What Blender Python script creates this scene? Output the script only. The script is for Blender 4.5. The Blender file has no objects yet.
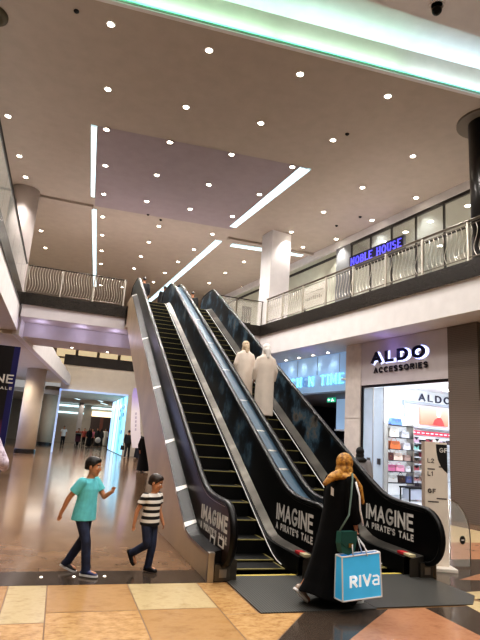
import bpy, bmesh, math, random
from mathutils import Vector, Matrix
random.seed(7)
col = bpy.context.scene.collection
PI = math.pi
sin, cos = math.sin, math.cos

# ------------------------------------------------------------------ materials
def lin(c):
    out = []
    for v in c[:3]:
        v = v / 255.0
        out.append(v / 12.92 if v <= 0.04045 else ((v + 0.055) / 1.055) ** 2.4)
    return tuple(out) + (1.0,)

MATS = {}
def M(name, c, rough=0.5, metal=0.0, emit=None, es=0.0, noise=None, spec=None, alpha=1.0, coat=0.0, trans=0.0, bump=0.0):
    if name in MATS:
        return MATS[name]
    m = bpy.data.materials.new(name)
    m.use_nodes = True
    nt = m.node_tree
    b = nt.nodes['Principled BSDF']
    b.inputs['Base Color'].default_value = lin(c)
    b.inputs['Roughness'].default_value = rough
    b.inputs['Metallic'].default_value = metal
    b.inputs['Alpha'].default_value = alpha
    b.inputs['Coat Weight'].default_value = coat
    b.inputs['Coat Roughness'].default_value = 0.05
    b.inputs['Transmission Weight'].default_value = trans
    if spec is not None:
        b.inputs['Specular IOR Level'].default_value = spec
    if emit is not None:
        b.inputs['Emission Color'].default_value = lin(emit)
        b.inputs['Emission Strength'].default_value = es
    tc = nt.nodes.new('ShaderNodeTexCoord')
    nz = nt.nodes.new('ShaderNodeTexNoise')
    sc, amt = noise if noise else (3.0, 0.04)
    nz.inputs['Scale'].default_value = sc
    nz.inputs['Detail'].default_value = 4
    nt.links.new(tc.outputs['Object'], nz.inputs['Vector'])
    rp = nt.nodes.new('ShaderNodeValToRGB')
    L = lin(c)
    rp.color_ramp.elements[0].position = 0.3
    rp.color_ramp.elements[1].position = 0.7
    rp.color_ramp.elements[0].color = tuple(max(0, v * (1 - amt)) for v in L[:3]) + (1,)
    rp.color_ramp.elements[1].color = tuple(min(1, v * (1 + amt)) for v in L[:3]) + (1,)
    nt.links.new(nz.outputs['Fac'], rp.inputs['Fac'])
    nt.links.new(rp.outputs['Color'], b.inputs['Base Color'])
    if bump:
        bp = nt.nodes.new('ShaderNodeBump')
        bp.inputs['Strength'].default_value = bump
        nt.links.new(nz.outputs['Fac'], bp.inputs['Height'])
        nt.links.new(bp.outputs['Normal'], b.inputs['Normal'])
    MATS[name] = m
    return m

def emis(name, c, s):
    if name in MATS:
        return MATS[name]
    m = bpy.data.materials.new(name)
    m.use_nodes = True
    nt = m.node_tree
    b = nt.nodes['Principled BSDF']
    b.inputs['Base Color'].default_value = lin(c)
    b.inputs['Emission Color'].default_value = lin(c)
    b.inputs['Emission Strength'].default_value = s
    b.inputs['Roughness'].default_value = 0.6
    MATS[name] = m
    return m

def ramp_mat(name, src, stops, rough=0.4, es=0.0, coat=0.0, metal=0.0, spec=.5):
    """material whose colour follows a node set up by src(nt, texcoord) through a ramp"""
    if name in MATS:
        return MATS[name]
    m = bpy.data.materials.new(name)
    m.use_nodes = True
    nt = m.node_tree
    b = nt.nodes['Principled BSDF']
    tc = nt.nodes.new('ShaderNodeTexCoord')
    fac = src(nt, tc)
    rp = nt.nodes.new('ShaderNodeValToRGB')
    el = rp.color_ramp.elements
    while len(el) < len(stops):
        el.new(0.5)
    for e, (p, c) in zip(el, stops):
        e.position = p
        e.color = lin(c)
    nt.links.new(fac, rp.inputs['Fac'])
    nt.links.new(rp.outputs['Color'], b.inputs['Base Color'])
    b.inputs['Roughness'].default_value = rough
    b.inputs['Metallic'].default_value = metal
    b.inputs['Coat Weight'].default_value = coat
    b.inputs['Specular IOR Level'].default_value = spec
    b.inputs['Coat Roughness'].default_value = 0.05
    if es:
        nt.links.new(rp.outputs['Color'], b.inputs['Emission Color'])
        b.inputs['Emission Strength'].default_value = es
    MATS[name] = m
    return m

def n_noise(scale, detail=4, rough=0.55, stretch=None):
    def f(nt, tc):
        n = nt.nodes.new('ShaderNodeTexNoise')
        n.inputs['Scale'].default_value = scale
        n.inputs['Detail'].default_value = detail
        n.inputs['Roughness'].default_value = rough
        if stretch:
            mp = nt.nodes.new('ShaderNodeMapping')
            mp.inputs['Scale'].default_value = stretch
            nt.links.new(tc.outputs['Object'], mp.inputs['Vector'])
            nt.links.new(mp.outputs['Vector'], n.inputs['Vector'])
        else:
            nt.links.new(tc.outputs['Object'], n.inputs['Vector'])
        return n.outputs['Fac']
    return f

def n_axis(axis, lo, hi):
    def f(nt, tc):
        s = nt.nodes.new('ShaderNodeSeparateXYZ')
        nt.links.new(tc.outputs['Object'], s.inputs['Vector'])
        r = nt.nodes.new('ShaderNodeMapRange')
        r.inputs['From Min'].default_value = lo
        r.inputs['From Max'].default_value = hi
        nt.links.new(s.outputs[axis], r.inputs['Value'])
        return r.outputs['Result']
    return f

def n_stripe(axis, period, phase=0.0):
    def f(nt, tc):
        s = nt.nodes.new('ShaderNodeSeparateXYZ')
        nt.links.new(tc.outputs['Object'], s.inputs['Vector'])
        a = nt.nodes.new('ShaderNodeMath'); a.operation = 'ADD'
        a.inputs[1].default_value = phase
        nt.links.new(s.outputs[axis], a.inputs[0])
        d = nt.nodes.new('ShaderNodeMath'); d.operation = 'DIVIDE'
        d.inputs[1].default_value = period
        nt.links.new(a.outputs[0], d.inputs[0])
        fr = nt.nodes.new('ShaderNodeMath'); fr.operation = 'FRACT'
        nt.links.new(d.outputs[0], fr.inputs[0])
        return fr.outputs[0]
    return f

# ------------------------------------------------------------------ mesh builder
class MB:
    def __init__(s):
        s.v = []; s.f = []; s.m = []
        s.x = Matrix.Identity(4)
    def add(s, vs, fs, mi=0):
        o = len(s.v)
        s.v += [s.x @ Vector(p) for p in vs]
        for f in fs:
            s.f.append([i + o for i in f]); s.m.append(mi)
        return s
    def box(s, x0, x1, y0, y1, z0, z1, mi=0):
        vs = [(x, y, z) for z in (z0, z1) for y in (y0, y1) for x in (x0, x1)]
        return s.add(vs, [(0, 2, 3, 1), (4, 5, 7, 6), (0, 1, 5, 4), (2, 6, 7, 3), (0, 4, 6, 2), (1, 3, 7, 5)], mi)
    def bbox(s, x0, x1, y0, y1, z0, z1, b=0.01, mi=0):
        """box with chamfered edges"""
        bm = bmesh.new()
        bmesh.ops.create_cube(bm, size=1)
        for v in bm.verts:
            v.co = Vector(((x0 + x1) / 2 + v.co.x * (x1 - x0), (y0 + y1) / 2 + v.co.y * (y1 - y0), (z0 + z1) / 2 + v.co.z * (z1 - z0)))
        bmesh.ops.bevel(bm, geom=bm.edges[:], offset=b, segments=2, affect='EDGES', profile=0.6)
        bm.verts.ensure_lookup_table()
        vs = [v.co.copy() for v in bm.verts]
        fs = [[v.index for v in f.verts] for f in bm.faces]
        bm.free()
        return s.add(vs, fs, mi)
    def quad(s, a, b, c, d, mi=0):
        return s.add([a, b, c, d], [(0, 1, 2, 3)], mi)
    def prism(s, poly, axis, a, b, mi=0):
        """poly of 2-D points extruded along axis (0,1,2) from a to b"""
        def mk(p, t):
            if axis == 0: return (t, p[0], p[1])
            if axis == 1: return (p[0], t, p[1])
            return (p[0], p[1], t)
        n = len(poly)
        vs = [mk(p, a) for p in poly] + [mk(p, b) for p in poly]
        fs = [list(range(n))[::-1], list(range(n, 2 * n))]
        for i in range(n):
            j = (i + 1) % n
            fs.append((i, j, n + j, n + i))
        return s.add(vs, fs, mi)
    def lathe(s, prof, c=(0, 0, 0), n=24, mi=0):
        vs = []; fs = []
        for r, z in prof:
            for i in range(n):
                t = 2 * PI * i / n
                vs.append((c[0] + r * cos(t), c[1] + r * sin(t), c[2] + z))
        for k in range(len(prof) - 1):
            for i in range(n):
                j = (i + 1) % n
                fs.append((k * n + i, k * n + j, (k + 1) * n + j, (k + 1) * n + i))
        fs.append(list(range(n))[::-1]); fs.append([(len(prof) - 1) * n + i for i in range(n)])
        return s.add(vs, fs, mi)
    def tube(s, path, r, n=8, mi=0, flat=None):
        """round tube along a path; flat=(a,b): elliptical half-axes, a sideways, b upwards"""
        pts = [Vector(p) for p in path]
        vs = []; fs = []
        k = len(pts)
        prev = None
        for i, p in enumerate(pts):
            d = (pts[min(i + 1, k - 1)] - pts[max(i - 1, 0)])
            if d.length < 1e-9: d = Vector((0, 0, 1))
            d.normalize()
            if prev is None:
                up = Vector((0, 0, 1)) if abs(d.z) < 0.95 else Vector((0, 1, 0))
                side = d.cross(up).normalized()
            else:
                side = (prev - d * prev.dot(d)).normalized()
            prev = side
            up = side.cross(d).normalized()
            ri = r[i] if isinstance(r, (list, tuple)) else r
            for j in range(n):
                t = 2 * PI * j / n
                if flat: vs.append(p + side * (flat[0] * cos(t)) + up * (flat[1] * sin(t)))
                else: vs.append(p + side * (ri * cos(t)) + up * (ri * sin(t)))
        for i in range(k - 1):
            for j in range(n):
                q = (j + 1) % n
                fs.append((i * n + j, i * n + q, (i + 1) * n + q, (i + 1) * n + j))
        fs.append(list(range(n))[::-1]); fs.append([(k - 1) * n + j for j in range(n)])
        return s.add(vs, fs, mi)
    def strip(s, A, B, mi=0):
        """ribbon between two polylines of equal length"""
        n = len(A)
        return s.add(list(A) + list(B), [(i, i + 1, n + i + 1, n + i) for i in range(n - 1)], mi)
    def sphere(s, c, r, mi=0, n=12, sc=(1, 1, 1)):
        prof = []
        vs = []; fs = []
        for k in range(1, n // 2):
            ph = PI * k / (n // 2)
            for i in range(n):
                t = 2 * PI * i / n
                vs.append((c[0] + r * sc[0] * sin(ph) * cos(t), c[1] + r * sc[1] * sin(ph) * sin(t), c[2] - r * sc[2] * cos(ph)))
        R = n // 2 - 1
        vs.append((c[0], c[1], c[2] - r * sc[2])); vs.append((c[0], c[1], c[2] + r * sc[2]))
        for k in range(R - 1):
            for i in range(n):
                j = (i + 1) % n
                fs.append((k * n + i, k * n + j, (k + 1) * n + j, (k + 1) * n + i))
        for i in range(n):
            j = (i + 1) % n
            fs.append((R * n, j, i)); fs.append((R * n + 1, (R - 1) * n + i, (R - 1) * n + j))
        return s.add(vs, fs, mi)
    def build(s, name, mats, parent=None, smooth=False):
        if not isinstance(mats, (list, tuple)): mats = [mats]
        me = bpy.data.meshes.new(name)
        org = Vector((0, 0, 0))
        if parent is None and s.v:
            xs = [v.x for v in s.v]; ys = [v.y for v in s.v]; zs = [v.z for v in s.v]
            org = Vector(((min(xs) + max(xs)) / 2, (min(ys) + max(ys)) / 2, min(zs)))
        me.from_pydata([tuple(v - org) for v in s.v], [], s.f)
        for m in mats: me.materials.append(m)
        me.polygons.foreach_set('material_index', s.m)
        if smooth: me.polygons.foreach_set('use_smooth', [True] * len(s.f))
        me.update()
        bm = bmesh.new(); bm.from_mesh(me)
        bmesh.ops.recalc_face_normals(bm, faces=bm.faces[:])
        bm.to_mesh(me); bm.free()
        return link(name, me, parent, org)

def link(name, me, parent, org=Vector((0, 0, 0))):
    o = bpy.data.objects.new(name, me)
    o.location = org
    col.objects.link(o)
    if parent is not None:
        attach(o, parent)
    return o

def attach(o, parent):
    o.parent = parent
    if parent.type == 'EMPTY':
        o.matrix_parent_inverse = Matrix.LocRotScale(parent.location, parent.rotation_euler, parent.scale).inverted()

def tag(o, label, cat, group=None):
    o['label'] = label; o['category'] = cat
    if group: o['group'] = group
    return o

def thing(name, label, cat, loc, rz=0.0, group=None):
    o = bpy.data.objects.new(name, None)
    o.empty_display_size = 0.2
    o.location = loc; o.rotation_euler = (0, 0, rz)
    col.objects.link(o)
    return tag(o, label, cat, group)

def struct(o):
    o['kind'] = 'structure'
    return o

def dup(root, loc, label, group=None, rz=None):
    r = root.copy(); col.objects.link(r); r.location = loc
    if rz is not None: r.rotation_euler = (0, 0, rz)
    r['label'] = label
    if group: r['group'] = group
    for ch in list(root.children):
        c = ch.copy(); col.objects.link(c); c.parent = r
        for g in list(ch.children):
            d = g.copy(); col.objects.link(d); d.parent = c
    return r

# frame of the right-hand gallery and shops: (n, u, z); n away from the atrium, u along it
RA = math.radians(-9.03)
RT = Vector((sin(RA), cos(RA), 0)); RN = Vector((cos(RA), -sin(RA), 0)); RP = Vector((9.17, 9.58, 0))
RM = Matrix(((RN.x, RT.x, 0, RP.x), (RN.y, RT.y, 0, RP.y), (0, 0, 1, 0), (0, 0, 0, 1)))
def RB():
    b = MB(); b.x = RM; return b
def rp(n, u, z): return RM @ Vector((n, u, z))
RZ = -RA

# ------------------------------------------------------------------ stroke lettering
def arc(cx, cy, rx, ry, a0, a1, n=10):
    return [(cx + rx * cos(math.radians(a0 + (a1 - a0) * i / n)), cy + ry * sin(math.radians(a0 + (a1 - a0) * i / n))) for i in range(n + 1)]
GL = {
 'A': (.72, [[(0, 0), (.36, 1), (.72, 0)], [(.14, .33), (.58, .33)]]),
 'B': (.6, [[(0, 0), (0, 1), (.35, 1)] + arc(.33, .76, .24, .24, 90, -90, 8) + [(0, .52)], [(.33, .52)] + arc(.33, .26, .27, .26, 90, -90, 8) + [(0, 0)]]),
 'C': (.66, [arc(.36, .5, .36, .5, 50, 310, 16)]),
 'D': (.66, [[(0, 0), (0, 1), (.26, 1)] + arc(.26, .5, .4, .5, 90, -90, 12) + [(0, 0)]]),
 'E': (.52, [[(.52, 1), (0, 1), (0, 0), (.52, 0)], [(0, .52), (.45, .52)]]),
 'F': (.52, [[(.52, 1), (0, 1), (0, 0)], [(0, .52), (.42, .52)]]),
 'G': (.7, [arc(.36, .5, .36, .5, 50, 330, 16) + [(.7, .45), (.42, .45)]]),
 'H': (.64, [[(0, 0), (0, 1)], [(.64, 0), (.64, 1)], [(0, .5), (.64, .5)]]),
 'I': (.02, [[(0, 0), (0, 1)]]),
 'K': (.6, [[(0, 0), (0, 1)], [(.58, 1), (.03, .45)], [(.2, .6), (.6, 0)]]),
 'L': (.5, [[(0, 1), (0, 0), (.5, 0)]]),
 'M': (.8, [[(0, 0), (0, 1), (.4, .25), (.8, 1), (.8, 0)]]),
 'N': (.66, [[(0, 0), (0, 1), (.66, 0), (.66, 1)]]),
 'O': (.76, [arc(.38, .5, .38, .5, 0, 360, 20)]),
 'P': (.58, [[(0, 0), (0, 1), (.32, 1)] + arc(.32, .74, .26, .26, 90, -90, 8) + [(0, .48)]]),
 'R': (.6, [[(0, 0), (0, 1), (.32, 1)] + arc(.32, .74, .26, .26, 90, -90, 8) + [(0, .48)], [(.28, .48), (.6, 0)]]),
 'S': (.56, [arc(.28, .75, .27, .25, 40, 270, 10) + arc(.28, .25, .28, .25, 90, -140, 10)]),
 'T': (.62, [[(0, 1), (.62, 1)], [(.31, 1), (.31, 0)]]),
 'U': (.62, [[(0, 1), (0, .3)] + arc(.31, .31, .31, .31, 180, 360, 10) + [(.62, 1)]]),
 'V': (.7, [[(0, 1), (.35, 0), (.7, 1)]]),
 'a': (.7, [[(.05, .98), (.5, 1), (.7, .84), (.7, 0)], [(.7, .52), (.2, .52), (.0, .36), (.0, .16), (.18, 0), (.7, 0)]]),
 'm': (.8, [[(0, 0), (0, .12)], [(.06, .1), (.06, 1), (.42, .3), (.8, 1), (.8, 0)]]),
 "'": (.04, [[(0, 1), (0, .72)]]),
 '1': (.2, [[(0, .8), (.2, 1), (.2, 0)]]),
 '2': (.54, [arc(.27, .73, .26, .27, 170, -30, 8) + [(0, 0), (.54, 0)]]),
 ' ': (.35, []),
}
def text_width(txt, h, gap):
    return sum(GL[c][0] * h for c in txt) + gap * (len(txt) - 1)
def letters(mb, txt, o, right, up, h, th, gap=None, depth=0.01, serif=False, thin=None, width=None, mi=0, sx=None):
    """stroke lettering: o lower-left corner, right/up unit vectors, h cap height, th stroke width"""
    o = Vector(o); right = Vector(right).normalized(); up = Vector(up).normalized(); nrm = right.cross(up)
    gap = th * 1.7 if gap is None else gap + th
    sx = sx or 1.0
    if width:
        sx = (width) / (text_width(txt, h, gap) + th)
    x = th / 2
    def seg(a, b, w):
        a = Vector(a); b = Vector(b); d = b - a
        if d.length < 1e-6: return
        d.normalize(); p = Vector((-d.y, d.x)) * (w / 2)
        a2 = a - d * (w * 0.45); b2 = b + d * (w * 0.45)
        cs = [a2 + p, a2 - p, b2 - p, b2 + p]
        lo = [o + right * (c.x * sx) + up * c.y for c in cs]
        vs = [v + nrm * 0.0005 for v in lo] + [v + nrm * depth for v in lo]
        mb.add(vs, [(0, 1, 2, 3), (4, 5, 6, 7), (0, 1, 5, 4), (1, 2, 6, 5), (2, 3, 7, 6), (3, 0, 4, 7)], mi)
    for ch in txt:
        w, pls = GL[ch]
        for pl in pls:
            q = [(x + p[0] * h, th / 2 + p[1] * (h - th)) for p in pl]
            for a, b in zip(q[:-1], q[1:]):
                dx = abs(b[0] - a[0]); dy = abs(b[1] - a[1])
                ww = th if not thin else (thin + (th - thin) * dy / max(1e-9, (dx * dx + dy * dy) ** .5))
                seg(a, b, ww)
            if serif:
                for e in (q[0], q[-1]):
                    yy = (e[1] - th / 2) / (h - th)
                    if (yy < 0.02 or yy > 0.98) and ch not in 'COSG':
                        seg((e[0] - th * 0.75, e[1]), (e[0] + th * 0.75, e[1]), (thin or th * .5) * 1.1)
        x += w * h + gap
    return x * sx

def letter_set(parent, mat, txt, o, right, up, h, th, gap=None, name='letter', smat=None, **kw):
    """each character a part of its own"""
    w_ = kw.pop('width', None)
    g_ = th * 1.7 if gap is None else gap + th
    if w_: kw['sx'] = w_ / (text_width(txt, h, g_) + th)
    sx = kw.get('sx') or 1.0
    o = Vector(o); r = Vector(right).normalized(); x = 0.0
    for ch in txt:
        if ch != ' ':
            b = MB(); letters(b, ch, o + r * x, right, up, h, th, gap, **kw)
            b.build(name, mat, parent)
        x += (GL[ch][0] * h + g_) * sx
    return x

# ------------------------------------------------------------------ blobs (continuous bodies and clothes)
def frame(d):
    d = Vector(d).normalized()
    a = Vector((0, 0, 1)) if abs(d.z) < 0.9 else Vector((0, 1, 0))
    s = d.cross(a).normalized()
    return s, s.cross(d).normalized(), d

def loft(bm, rings):
    """rings: lists of points of equal length, closed with end fans"""
    n = len(rings[0])
    V = [[bm.verts.new(p) for p in r] for r in rings]
    for a, b in zip(V[:-1], V[1:]):
        for i in range(n):
            j = (i + 1) % n
            bm.faces.new((a[i], a[j], b[j], b[i]))
    bm.faces.new(V[0][::-1]); bm.faces.new(V[-1])

def cap(bm, p0, r0, p1, r1, n=12, flat=False):
    p0 = Vector(p0); p1 = Vector(p1)
    s, u, d = frame(p1 - p0 if (p1 - p0).length > 1e-6 else Vector((0, 0, 1)))
    ring = lambda c, r: [c + s * (r * cos(2 * PI * i / n)) + u * (r * sin(2 * PI * i / n)) for i in range(n)]
    R = []
    if flat:
        R = [ring(p0, r0), ring(p0.lerp(p1, .5), (r0 + r1) / 2), ring(p1, r1)]
    else:
        for k in (80, 55, 28): R.append(ring(p0 - d * (r0 * sin(math.radians(k))), r0 * cos(math.radians(k))))
        R.append(ring(p0, r0)); R.append(ring(p1, r1))
        for k in (28, 55, 80): R.append(ring(p1 + d * (r1 * sin(math.radians(k))), r1 * cos(math.radians(k))))
    loft(bm, R)

def ell(bm, c, r, X=Vector((1, 0, 0)), Y=Vector((0, 1, 0)), Z=Vector((0, 0, 1)), n=14):
    c = Vector(c)
    R = []
    for k in range(-4, 5):
        ph = math.radians(k * 20.5)
        R.append([c + X * (r[0] * cos(ph) * cos(2 * PI * i / n)) + Y * (r[1] * cos(ph) * sin(2 * PI * i / n)) + Z * (r[2] * sin(ph)) for i in range(n)])
    loft(bm, R)

def eloft(bm, secs, X, Y, n=20):
    """stack of ellipses: secs = [(centre, rx, ry)]"""
    loft(bm, [[Vector(c) + X * (a * cos(2 * PI * i / n)) + Y * (b * sin(2 * PI * i / n)) for i in range(n)] for c, a, b in secs])

def remesh(bm, voxel, it=3):
    me = bpy.data.meshes.new('tmp')
    bmesh.ops.recalc_face_normals(bm, faces=bm.faces[:])
    bm.to_mesh(me); bm.free()
    o = bpy.data.objects.new('tmp', me); col.objects.link(o)
    a = o.modifiers.new('r', 'REMESH'); a.mode = 'VOXEL'; a.voxel_size = voxel
    if it:
        s = o.modifiers.new('s', 'SMOOTH'); s.factor = 0.5; s.iterations = it
    dg = bpy.context.evaluated_depsgraph_get(); dg.update()
    out = bpy.data.meshes.new_from_object(o.evaluated_get(dg))
    bpy.data.objects.remove(o); bpy.data.meshes.remove(me)
    return out

def finish(name, me, mats, parent, paint=None, cuts=()):
    if not isinstance(mats, (list, tuple)): mats = [mats]
    if cuts:
        bm = bmesh.new(); bm.from_mesh(me)
        for co, no in cuts:
            bmesh.ops.bisect_plane(bm, geom=bm.verts[:] + bm.edges[:] + bm.faces[:], plane_co=co, plane_no=no, clear_outer=True)
        bm.to_mesh(me); bm.free()
    me.materials.clear()
    for m in mats: me.materials.append(m)
    mi = [0] * len(me.polygons)
    if paint:
        mi = [paint(p.center) for p in me.polygons]
    me.polygons.foreach_set('material_index', mi)
    me.polygons.foreach_set('use_smooth', [True] * len(me.polygons))
    me.update()
    me.name = name
    return link(name, me, parent)
# ------------------------------------------------------------------ materials in use
white = M('white_paint', (222, 218, 217), .55)
cream = M('cream_wall', (204, 194, 178), .6)
ceil_m = M('ceiling_paint', (180, 167, 154), .75)
panel_m = M('ceiling_panel', (162, 149, 152), .75)
granite_d = M('dark_granite', (44, 40, 37), .25, noise=(40, .6))
granite_f = M('floor_granite', (70, 60, 52), .14, noise=(60, .55))
black_g = M('black_gloss', (7, 7, 9), .3, spec=.25)
black_m = M('black_matte', (14, 14, 15), .6)
steel = M('brushed_steel', (176, 170, 162), .32, 1.0)
steel_d = M('dark_steel', (110, 106, 100), .35, 1.0)
chrome = M('chrome', (225, 222, 218), .12, 1.0)
rubber = M('handrail_rubber', (9, 9, 10), .35, spec=.25)
ledw = emis('led_white', (206, 238, 248), 1.7)
lamp_e = emis('lamp_glow', (255, 244, 222), 30)
glass = M('clear_glass', (225, 235, 232), .03, trans=.0, alpha=.16)

def marble(name, a, b, c, rough=.16, scale=2.2):
    return ramp_mat(name, n_noise(scale, 8, .7, (1, 1.6, 1)), [(.3, a), (.5, b), (.72, c)], rough=rough)
m_pale = marble('tile_pale', (188, 166, 124), (200, 180, 140), (174, 151, 110), .2, 6)
m_orange = marble('tile_orange', (168, 130, 84), (182, 144, 98), (152, 115, 74), .2, 3)
m_speck = marble('tile_speckled', (150, 112, 70), (190, 150, 100), (208, 172, 122), .24, 12)
m_red = marble('tile_red', (160, 112, 82), (176, 128, 96), (146, 99, 72), .2, 5)

def floor_base():
    m = bpy.data.materials.new('polished_marble'); m.use_nodes = True
    nt = m.node_tree; b = nt.nodes['Principled BSDF']
    tc = nt.nodes.new('ShaderNodeTexCoord')
    br = nt.nodes.new('ShaderNodeTexBrick')
    br.inputs['Scale'].default_value = 1.0
    br.inputs['Brick Width'].default_value = 1.2
    br.inputs['Row Height'].default_value = .95
    br.inputs['Mortar Size'].default_value = .006
    br.inputs['Color1'].default_value = lin((140, 114, 92)); br.inputs['Color2'].default_value = lin((126, 101, 81))
    br.inputs['Mortar'].default_value = lin((104, 82, 64))
    nt.links.new(tc.outputs['Object'], br.inputs['Vector'])
    nz = nt.nodes.new('ShaderNodeTexNoise'); nz.inputs['Scale'].default_value = 2.5; nz.inputs['Detail'].default_value = 8
    nz.inputs['Roughness'].default_value = .7
    nt.links.new(tc.outputs['Object'], nz.inputs['Vector'])
    r1 = nt.nodes.new('ShaderNodeValToRGB')
    r1.color_ramp.elements[0].position = .35; r1.color_ramp.elements[0].color = (.62, .58, .55, 1)
    r1.color_ramp.elements[1].position = .65; r1.color_ramp.elements[1].color = (1.12, 1.08, 1.02, 1)
    nt.links.new(nz.outputs['Fac'], r1.inputs['Fac'])
    mx = nt.nodes.new('ShaderNodeMix'); mx.data_type = 'RGBA'; mx.blend_type = 'MULTIPLY'; mx.inputs['Factor'].default_value = .8
    nt.links.new(br.outputs['Color'], mx.inputs['A']); nt.links.new(r1.outputs['Color'], mx.inputs['B'])
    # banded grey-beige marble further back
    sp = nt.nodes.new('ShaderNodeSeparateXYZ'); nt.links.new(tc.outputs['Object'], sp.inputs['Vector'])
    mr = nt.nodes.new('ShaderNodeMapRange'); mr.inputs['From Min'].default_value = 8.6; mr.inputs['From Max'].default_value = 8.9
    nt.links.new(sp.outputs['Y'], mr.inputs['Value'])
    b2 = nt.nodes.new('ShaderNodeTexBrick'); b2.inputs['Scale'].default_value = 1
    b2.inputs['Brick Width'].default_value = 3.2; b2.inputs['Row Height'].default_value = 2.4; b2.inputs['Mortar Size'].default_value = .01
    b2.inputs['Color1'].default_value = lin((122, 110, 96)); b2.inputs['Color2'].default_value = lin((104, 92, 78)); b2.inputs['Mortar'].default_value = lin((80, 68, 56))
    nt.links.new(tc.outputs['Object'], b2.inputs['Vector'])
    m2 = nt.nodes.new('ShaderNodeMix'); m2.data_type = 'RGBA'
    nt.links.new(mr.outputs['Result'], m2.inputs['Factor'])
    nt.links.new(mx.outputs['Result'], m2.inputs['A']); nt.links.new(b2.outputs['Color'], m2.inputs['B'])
    nt.links.new(m2.outputs['Result'], b.inputs['Base Color'])
    b.inputs['Roughness'].default_value = .13
    b.inputs['Specular IOR Level'].default_value = .38
    return m
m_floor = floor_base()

# ------------------------------------------------------------------ ground floor
FL = 6.4
CZ = 10.7
f = MB()
f.box(-22, 34, -4, 75, -.3, 0, 0)
def poly(pts, z, mi): f.add([(x, y, z) for x, y in pts], [list(range(len(pts)))], mi)
g = .006
def tile(x0, x1, y0, y1, mi): poly([(x0 + g, y0 + g), (x1 - g, y0 + g), (x1 - g, y1 - g), (x0 + g, y1 - g)], .003, mi)
poly([(-8, -3), (12, -3), (12, 6.28), (-8, 6.28)], .0015, 7)                 # joint colour under the near tiles
cols_ = [(-4.25, -3.45), (-3.45, -2.65), (-2.65, -1.85), (-1.85, -1.05), (-1.05, -.27), (-.27, .11), (.11, .95), (.95, 1.74)]
rows_ = {0: [3, 2, 1], 1: [2, 3, 1], 2: [1, 3, 2], 3: [3, 2, 1], 4: [2, 1, 3], 5: [1, 3, 2], 6: [2, 3, 1], 7: [1, 2, 3]}
for i, (a, b) in enumerate(cols_):
    ys = [6.28, 5.4 if i != 5 else 5.15, 4.45, 3.5, 2.5, 1.5, .5, -.5]
    for k in range(7):
        tile(a, b, ys[k + 1], ys[k], rows_[i][k % 3])
poly([(1.746, 5.2), (2.09, 5.2), (2.09, 6.274), (1.746, 6.274)], .003, 3)
poly([(1.746, 5.19), (1.746, 4.46), (1.95, 4.46), (2.55, 5.15), (2.09, 5.19)], .003, 3)
for k in range(5): tile(1.74, 2.4, 4.45 - k - 1, 4.45 - k, [2, 1, 3][k % 3])
poly([(2.58, 5.17), (1.97, 4.46), (2.4, 4.4), (2.4, -3), (12, -3), (12, 7.35), (4.95, 7.35), (4.95, 5.17)], .0045, 5)   # dark granite on the right
poly([(3.55, 5.16), (4.02, 5.16), (4.0, 3.2), (2.2, 3.2), (2.62, 4.4)], .006, 4)
poly([(4.97, 5.66), (5.6, 5.72), (5.4, 5.4), (4.9, 5.4)], .006, 1)
poly([(4.62, 5.32), (4.85, 5.34), (5.2, 4.8), (4.55, 4.85)], .006, 1)
poly([(5.38, 6.2), (6.6, 6.75), (6.9, 6.3), (6.0, 6.1)], .006, 4)
poly([(-8, 6.28), (1.87, 6.28), (1.87, 6.84), (-8, 6.84)], .004, 5)            # dark band on the left
poly([(5.4, 7.35), (14, 7.35), (14, 8.7), (5.4, 8.7)], .004, 4)
poly([(5.4, 8.7), (9.5, 8.7), (9.0, 11.5), (5.4, 11.5)], .004, 6)
m_lane = marble('tile_lane', (200, 174, 130), (212, 188, 146), (190, 162, 118), .18, 3)
m_joint = M('tile_joint', (120, 88, 52), .5)
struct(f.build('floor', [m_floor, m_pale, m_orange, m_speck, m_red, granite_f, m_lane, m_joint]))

for x, lab in ((.04, 'left'), (.39, 'middle'), (.73, 'right')):
    b = MB(); b.lathe([(.0001, .012), (.012, .012), (.016, .006), (.018, .004)][::-1], (x, 6.6, 0), 16)
    tag(b.build('floor_light', emis('floor_lamp_glow', (255, 244, 224), 2.5)), '%s one of three tiny white lights set in the dark granite floor band' % lab, 'light', 'tiny lights in the dark floor band')

def lamp(kind, name, loc, energy, color, size=.1, spot=None, rot=None):
    L = bpy.data.lights.new(name, kind); L.energy = energy; L.color = lin(color)[:3]
    if kind == 'AREA':
        L.shape = 'RECTANGLE'; L.size = size[0]; L.size_y = size[1]
    elif kind == 'SPOT':
        L.spot_size = math.radians(spot); L.spot_blend = .8; L.shadow_soft_size = size
    else:
        L.shadow_soft_size = size
    o = bpy.data.objects.new(name, L); o.location = loc
    if rot: o.rotation_euler = rot
    col.objects.link(o)
    return o
# ------------------------------------------------------------------ ceiling
def ye(x): return 9.97 - .077 * (x + .22)
def yn(x): return 8.09 - .046 * x
c = MB()
c.prism([(-22, ye(-22)), (34, ye(34)), (34, 75), (-22, 75)], 2, CZ, CZ + .9, 0)
c.prism([(-22, -6), (34, -6), (34, yn(34)), (-22, yn(-22))], 2, CZ, CZ + 1.6, 1)
c.prism([(-22, yn(-22)), (34, yn(34)), (34, ye(34)), (-22, ye(-22))], 2, CZ + .75, CZ + .9, 1)
c.add([(-.14, 15.0, CZ - .012), (6.72, 14.45, CZ - .012), (6.08, 20.7, CZ - .012), (.15, 21.1, CZ - .012)], [(0, 1, 2, 3)], 2)
c.prism([(-22, ye(-22)), (34, ye(34)), (34, ye(34) + .10), (-22, ye(-22) + .10)], 2, CZ - .03, CZ, 1)
c.box(-22, .1, 21.05, 21.3, CZ - .10, CZ, 0)
c.box(6.2, 34, 21.6, 21.8, CZ - .10, CZ, 0)
struct(c.build('ceiling', [ceil_m, white, panel_m]))
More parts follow.
